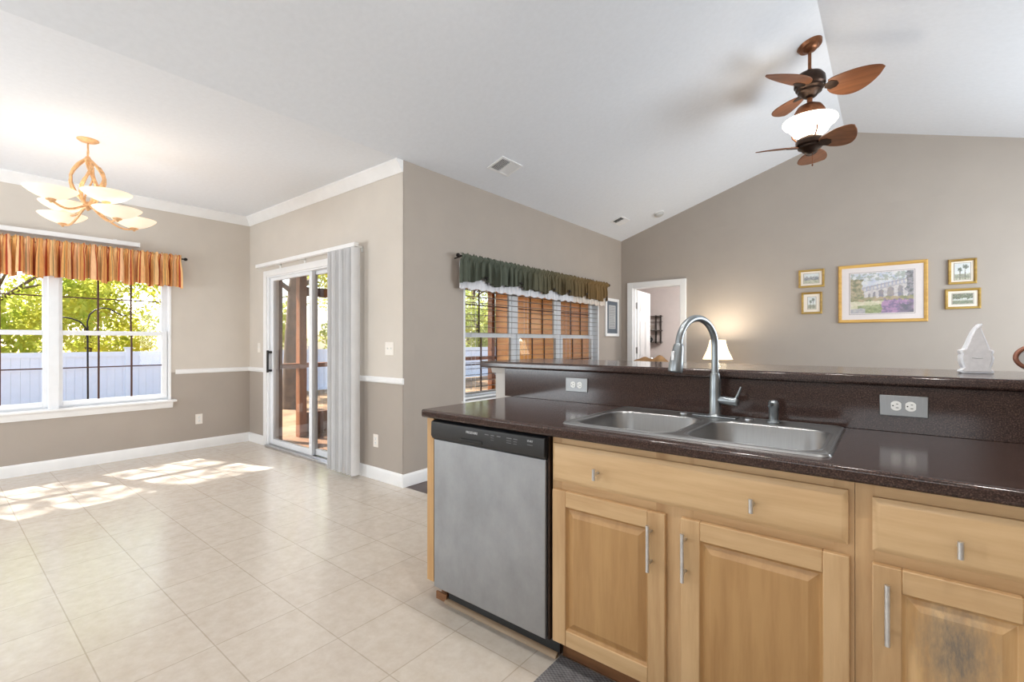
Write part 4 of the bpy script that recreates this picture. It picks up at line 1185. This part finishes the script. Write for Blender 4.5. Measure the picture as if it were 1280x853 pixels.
ov = thing('oval_ornament', (.43, 2.42, BT), 'oval ornament with copper brown rim on bar at the right picture edge', 'ornament')
oc = Vector((.437, 2.44, BT + .061))
Ro = Matrix.Rotation(R(8), 3, 'Z')
ring = [tuple(oc + Ro @ Vector((.088 * math.cos(2 * math.pi * i / 48), 0, .05 * math.sin(2 * math.pi * i / 48)))) for i in range(48)]
mk('rim', MB().tube(ring, .0075, 10, closed=True), M['copper'], ov, smooth=60)
mk('face', MB().prism([(.086 * math.cos(2 * math.pi * i / 48), .048 * math.sin(2 * math.pi * i / 48)) for i in range(48)], lambda a, b, d: tuple(oc + Ro @ Vector((a, d, b))), -.003, .003), M['oval_face'], ov)
mk('stand', MB().box(oc.x - .03, oc.x + .03, oc.y - .02, oc.y + .02, BT + .0004, BT + .012), M['copper'], ov, bevel=.003)

# ------------------------------------------------------------------ living room furniture behind the bar
tb = thing('side_table', (-1.7, 6.28, 0), 'small wooden side table under the lit lamp against the far wall', 'side table')
mk('top', MB().lathe([(.0, .56), (.25, .56), (.26, .572), (.25, .585), (0, .585)], (-1.7, 6.28, 0), 36), M['table_wood'], tb)
for aa in (45, 135, 225, 315):
    mk('leg', MB().tube([(-1.7 + .16 * math.cos(R(aa)), 6.28 + .16 * math.sin(R(aa)), .56), (-1.7 + .21 * math.cos(R(aa)), 6.28 + .21 * math.sin(R(aa)), 0)], [.02, .014], 10), M['table_wood'], tb)
tl = thing('table_lamp', (-1.7, 6.28, .5855), 'lit table lamp with cream bell shade near the far wall', 'table lamp')
mk('lamp_base', MB().lathe([(.0, .5855), (.08, .5855), (.085, .6), (.05, .62), (.035, .66), (.075, .74), (.085, .82), (.06, .9), (.025, .95), (.012, .98), (.012, 1.05), (0, 1.05)], (-1.7, 6.28, 0), 28), M['lamp_base'], tl, smooth=50)
mk('lamp_shade', MB().lathe([(.178, 1.008), (.155, 1.06), (.128, 1.12), (.106, 1.19), (.094, 1.256), (.091, 1.256), (.103, 1.19), (.125, 1.12), (.152, 1.06), (.175, 1.008)], (-1.7, 6.28, 0), 36, close=True), M['shade'], tl, smooth=60, label='cream bell shade')
light('table_lamp_bulb', 'POINT', (-1.7, 6.28, 1.22), 26, (1, .88, .70), shadow_soft_size=.05)
ac = thing('armchair', (-2.3, 5.5, 0), 'tan upholstered armchair whose back shows above the bar near the doorway', 'armchair')
mk('seat', MB().box(-2.62, -1.98, 4.9, 5.6, .15, .45), M['tan_fabric'], ac, bevel=.04)


def cush(u, v):
    th = 2 * math.pi * v
    x = -2.3 + (u - .5) * .62
    hz = 1.06 + .03 * math.sin(u * 9 + .6) + .016 * math.sin(u * 21)
    ed_ = max(.05, math.sin(math.pi * min(1, max(0, u))) ** .3)
    return (x, 5.62 + .1 * math.cos(th) * ed_, .68 + (hz - .68) * math.sin(th) * ed_)


mk('backrest', MB().grid(24, 24, cush), M['tan_fabric'], ac, smooth=60)
for sx_ in (-2.68, -2.0): mk('armrest', MB().box(sx_, sx_ + .1, 4.9, 5.62, .15, .62), M['tan_fabric'], ac, bevel=.03)
for lx, ly in ((-2.6, 4.95), (-2.0, 4.95), (-2.6, 5.55), (-2.0, 5.55)): mk('leg', MB().box(lx - .02, lx + .02, ly - .02, ly + .02, 0, .16), M['table_wood'], ac)

# bedroom wall rack
ws = thing('wall_shelf', (-3.55, 9.0, 1.2), 'black metal wall shelf on the bedroom wall seen through the doorway', 'wall shelf')
for xv in (-3.58, -3.485): mk('upright', MB().box(xv - .012, xv + .012, 8.965, 8.9995, 1.2, 1.75), M['rack'], ws)
for zz in (1.22, 1.45, 1.62, 1.73): mk('shelf', MB().box(-3.95, -3.45, 8.86 if zz in (1.22, 1.45, 1.73) else 8.96, 8.999, zz - (.009 if zz == 1.45 else .004), zz + (.008 if zz in (1.22, 1.45) else .003)), M['rack'], ws)
mk('basket', MB().lathe([(.05, 1.4584), (.07, 1.49), (.075, 1.55), (.07, 1.555), (.064, 1.50), (.045, 1.465)], (-3.68, 8.92, 0), 20, close=True), M['shelf_item'], label='small round woven basket on the bedroom shelf', cat='basket')
mk('vase', MB().lathe([(.03, 1.2284), (.06, 1.26), (.055, 1.30), (.02, 1.33), (.026, 1.35), (0, 1.35)], (-3.68, 8.92, 0), 20), M['black_matte'], label='small dark vase on lowest bedroom shelf', cat='vase')

# kitchen mat
mk('kitchen_mat', MB().box(-1.0, .6, .92, 1.552, .0005, .009), M['rug'], label='charcoal woven kitchen mat on tile before the sink cabinet', cat='mat', bevel=.003)

# ------------------------------------------------------------------ outside
GZ = -.42
mk('ground_yard', MB().box(-60, -3.4, -40, 45, GZ - .2, GZ), M['ground'], kind='structure', smooth=0)
fn = thing('vinyl_fence', (-15, 4, GZ), 'long white vinyl privacy fence across the yard', 'fence')
FT = .985
y = -16.0
while y < 34:
    mk('post', MB().box(-15.06, -14.94, y - .065, y + .065, GZ, FT + .08).box(-15.08, -14.92, y - .085, y + .085, FT + .08, FT + .11), M['fence'], fn, bevel=.005)
    b = MB(); q = y + .065
    while q < y + 2.4 - .08:
        b.box(-15.015, -14.985, q, min(q + .145, y + 2.335), GZ + .08, FT - .1); q += .148
    b.box(-15.03, -14.97, y + .065, y + 2.335, FT - .12, FT).box(-15.03, -14.97, y + .065, y + 2.335, FT - .42, FT - .36).box(-15.03, -14.97, y + .065, y + 2.335, GZ + .03, GZ + .14)
    mk('panel', b, M['fence'], fn, smooth=0)
    y += 2.4
hk = thing('shepherd_hook', (-8.5, 1.38, GZ), 'black double shepherd hook pole standing outside the dining window', 'garden hook')
mk('pole', MB().tube([(-8.5, 1.385, GZ), (-8.5, 1.375, 1.35)], .011, 8), M['hook'], hk)
mk('hook', MB().tube([(-8.5, 1.375, 1.34), (-8.5, 1.372, 1.5), (-8.5, 1.395, 1.6), (-8.5, 1.45, 1.665), (-8.5, 1.53, 1.70), (-8.5, 1.60, 1.69), (-8.5, 1.68, 1.64), (-8.5, 1.75, 1.60), (-8.5, 1.79, 1.61)], .009, 8), M['hook'], hk)
mk('hook', MB().tube([(-8.5, 1.375, 1.36), (-8.5, 1.35, 1.43), (-8.5, 1.30, 1.50), (-8.5, 1.22, 1.54), (-8.5, 1.13, 1.555), (-8.5, 1.07, 1.54), (-8.5, 1.03, 1.50)], .009, 8), M['hook'], hk)

# porch in the corner between patio door and living window
po = thing('screened_porch', (-4.8, 4.6, GZ), 'stained wood porch outside the patio door and living window', 'porch')
PX = -6.25; PY = 7.2
mk('deck', MB().box(PX - .1, XG - T - .002, YS + T + .002, PY, -.16, -.06), M['deck'], po)
mk('roof', MB().prism([(PX - .5, 2.42), (XG - T - .002, 2.62), (XG - T - .002, 2.72), (PX - .5, 2.52)], lambda a, b, d: (a, d, b), YS + T + .002, PY + .3), M['porch_dark'], po)
mk('house_wall', MB().box(PX + .06, XG - T - .002, PY - .02, PY + .1, -.1, 2.6), M['siding'], po)
sdg = MB()
for i in range(14): sdg.prism([(0, 0), (.018, 0), (.004, .17), (0, .17)], lambda a, b, d, i=i: (d, PY - .02 - a, -.05 + i * .175 + b), PX + .08, XG - T - .002)
mk('siding', sdg, M['siding'], po, smooth=0)
for py in (2.87, 3.2, 4.6, 5.9, 7.12): mk('post', MB().box(PX - .05, PX + .06, py - .05, py + .05, -.06, 2.45), M['porch_wood'] if py > 3 else M['porch_dark'], po, bevel=.005)
mk('beam', MB().box(PX - .05, PX + .06, YS + T, PY, 2.24, 2.42), M['porch_wood'], po)
mk('cross_beam', MB().box(PX - .03, PX + .04, 3.25, 4.6, 1.86, 1.98), M['porch_dark'], po)
mk('handrail', MB().box(PX - .04, PX + .05, YS + T, PY, .88, .94), M['porch_wood'], po)
mk('bottom_rail', MB().box(PX - .03, PX + .03, 3.25, PY, -.06, .26), M['porch_dark'], po)
for i in range(6): mk('rafter', MB().prism([(PX - .4, 2.30), (XG - T - .004, 2.49), (XG - T - .004, 2.615), (PX - .4, 2.42)], lambda a, b, d: (a, d, b), 2.9 + i * .68, 2.94 + i * .68), M['porch_dark'], po)


# trees
def tree(x, y, h, rad, seed, lm, n, lab, trunk=.2, low=.25, size=.17):
    rnd = random.Random(seed); t = thing('yard_tree', (x, y, GZ), lab, 'tree', 'trees beyond the white fence')
    pts = [(x + rnd.uniform(-.12, .12) * k_, y + rnd.uniform(-.12, .12) * k_, GZ + h * .85 * k_ / 6) for k_ in range(7)]
    tr = MB().tube(pts, [trunk * (1 - .12 * k_) for k_ in range(7)], 10)
    for k_ in range(9):
        b0 = Vector(pts[2 + k_ % 4]); aa = rnd.uniform(0, 6.28); ln = rad * rnd.uniform(.5, .9)
        tr.tube([b0, b0 + Vector((math.cos(aa) * ln * .5, math.sin(aa) * ln * .5, ln * .35)), b0 + Vector((math.cos(aa) * ln, math.sin(aa) * ln, ln * .5))], [trunk * .35, trunk * .22, trunk * .08], 6)
    mk('trunk', tr, M['bark'], t)
    cl = []
    for _ in range(34):
        a_, q = rnd.uniform(0, 6.28), rnd.random(); zz = GZ + h * (low + (1 - low) * rnd.random())
        env = rad * (1 - .5 * abs((zz - GZ) / h - .55) / .45)
        rr_ = env * math.sqrt(q); cl.append((Vector((x + rr_ * math.cos(a_), y + rr_ * math.sin(a_), zz)), rad * rnd.uniform(.22, .42)))
    vs, fs = [], []
    for _ in range(n):
        c_, cr = cl[rnd.randrange(len(cl))]
        d = Vector((rnd.gauss(0, 1), rnd.gauss(0, 1), rnd.gauss(0, .8))); d = d.normalized() * cr * rnd.random() ** .45
        p = c_ + d; s_ = size * rnd.uniform(.6, 1.3)
        u_ = Vector((rnd.gauss(0, 1), rnd.gauss(0, 1), rnd.gauss(0, 1))).normalized(); w_ = u_.orthogonal().normalized()
        k_ = len(vs); vs += [p - u_ * s_, p + w_ * s_ * .45, p + u_ * s_, p - w_ * s_ * .45]; fs.append((k_, k_ + 1, k_ + 2, k_ + 3))
    me = MB().add(vs, fs); mk('foliage', me, lm, t, smooth=0)


kinds = [('leaf_a', 'bright yellow-green'), ('leaf_b', 'mid green'), ('leaf_c', 'golden autumn')]
specs = [(-18, -4.0, 9.5, 2.5, 0, 6500), (-18, 0.9, 9, 2.5, 0, 16000), (-18, 6.6, 9.5, 2.5, 0, 16000), (-18, 11.9, 9, 2.5, 0, 10000), (-18, 19.6, 9.5, 2.5, 1, 10000), (-18, 25.0, 9, 2.5, 0, 7000), (-18, 31.2, 10, 2.5, 1, 6000),
         (-23.6, -2.6, 11, 2.4, 1, 7000), (-23.6, 3.9, 11, 2.9, 0, 18000), (-23.6, 10.4, 11, 2.4, 1, 10000), (-23.6, 15.2, 11, 2.5, 0, 8000), (-23.6, 24.4, 11, 2.5, 1, 8000), (-11.8, -1.9, 10.5, 3.0, 1, 2400), (-11.6, 5.65, 10, 2.4, 1, 2500)]
where = ['behind the fence at the far left', 'seen through the left dining pane', 'behind the right dining pane', 'seen through the patio door', 'behind the porch post', 'seen through the porch screen', 'beyond the left living window unit', 'in the back row at far left', 'in the back row behind the right dining pane', 'in the back row behind the patio door', 'in the back row behind the porch', 'in the back row at far right', 'shading the dining window from the yard', 'with thick trunk standing in yard before the fence']
for i, (x, y, h, r_, kk, n) in enumerate(specs):
    tree(x, y, h, r_, 40 + i, M[kinds[kk][0]], n, f'{kinds[kk][1]} leafy tree {where[i]}', .15 if i < 13 else .2, .04 if i < 12 else .5, .095)
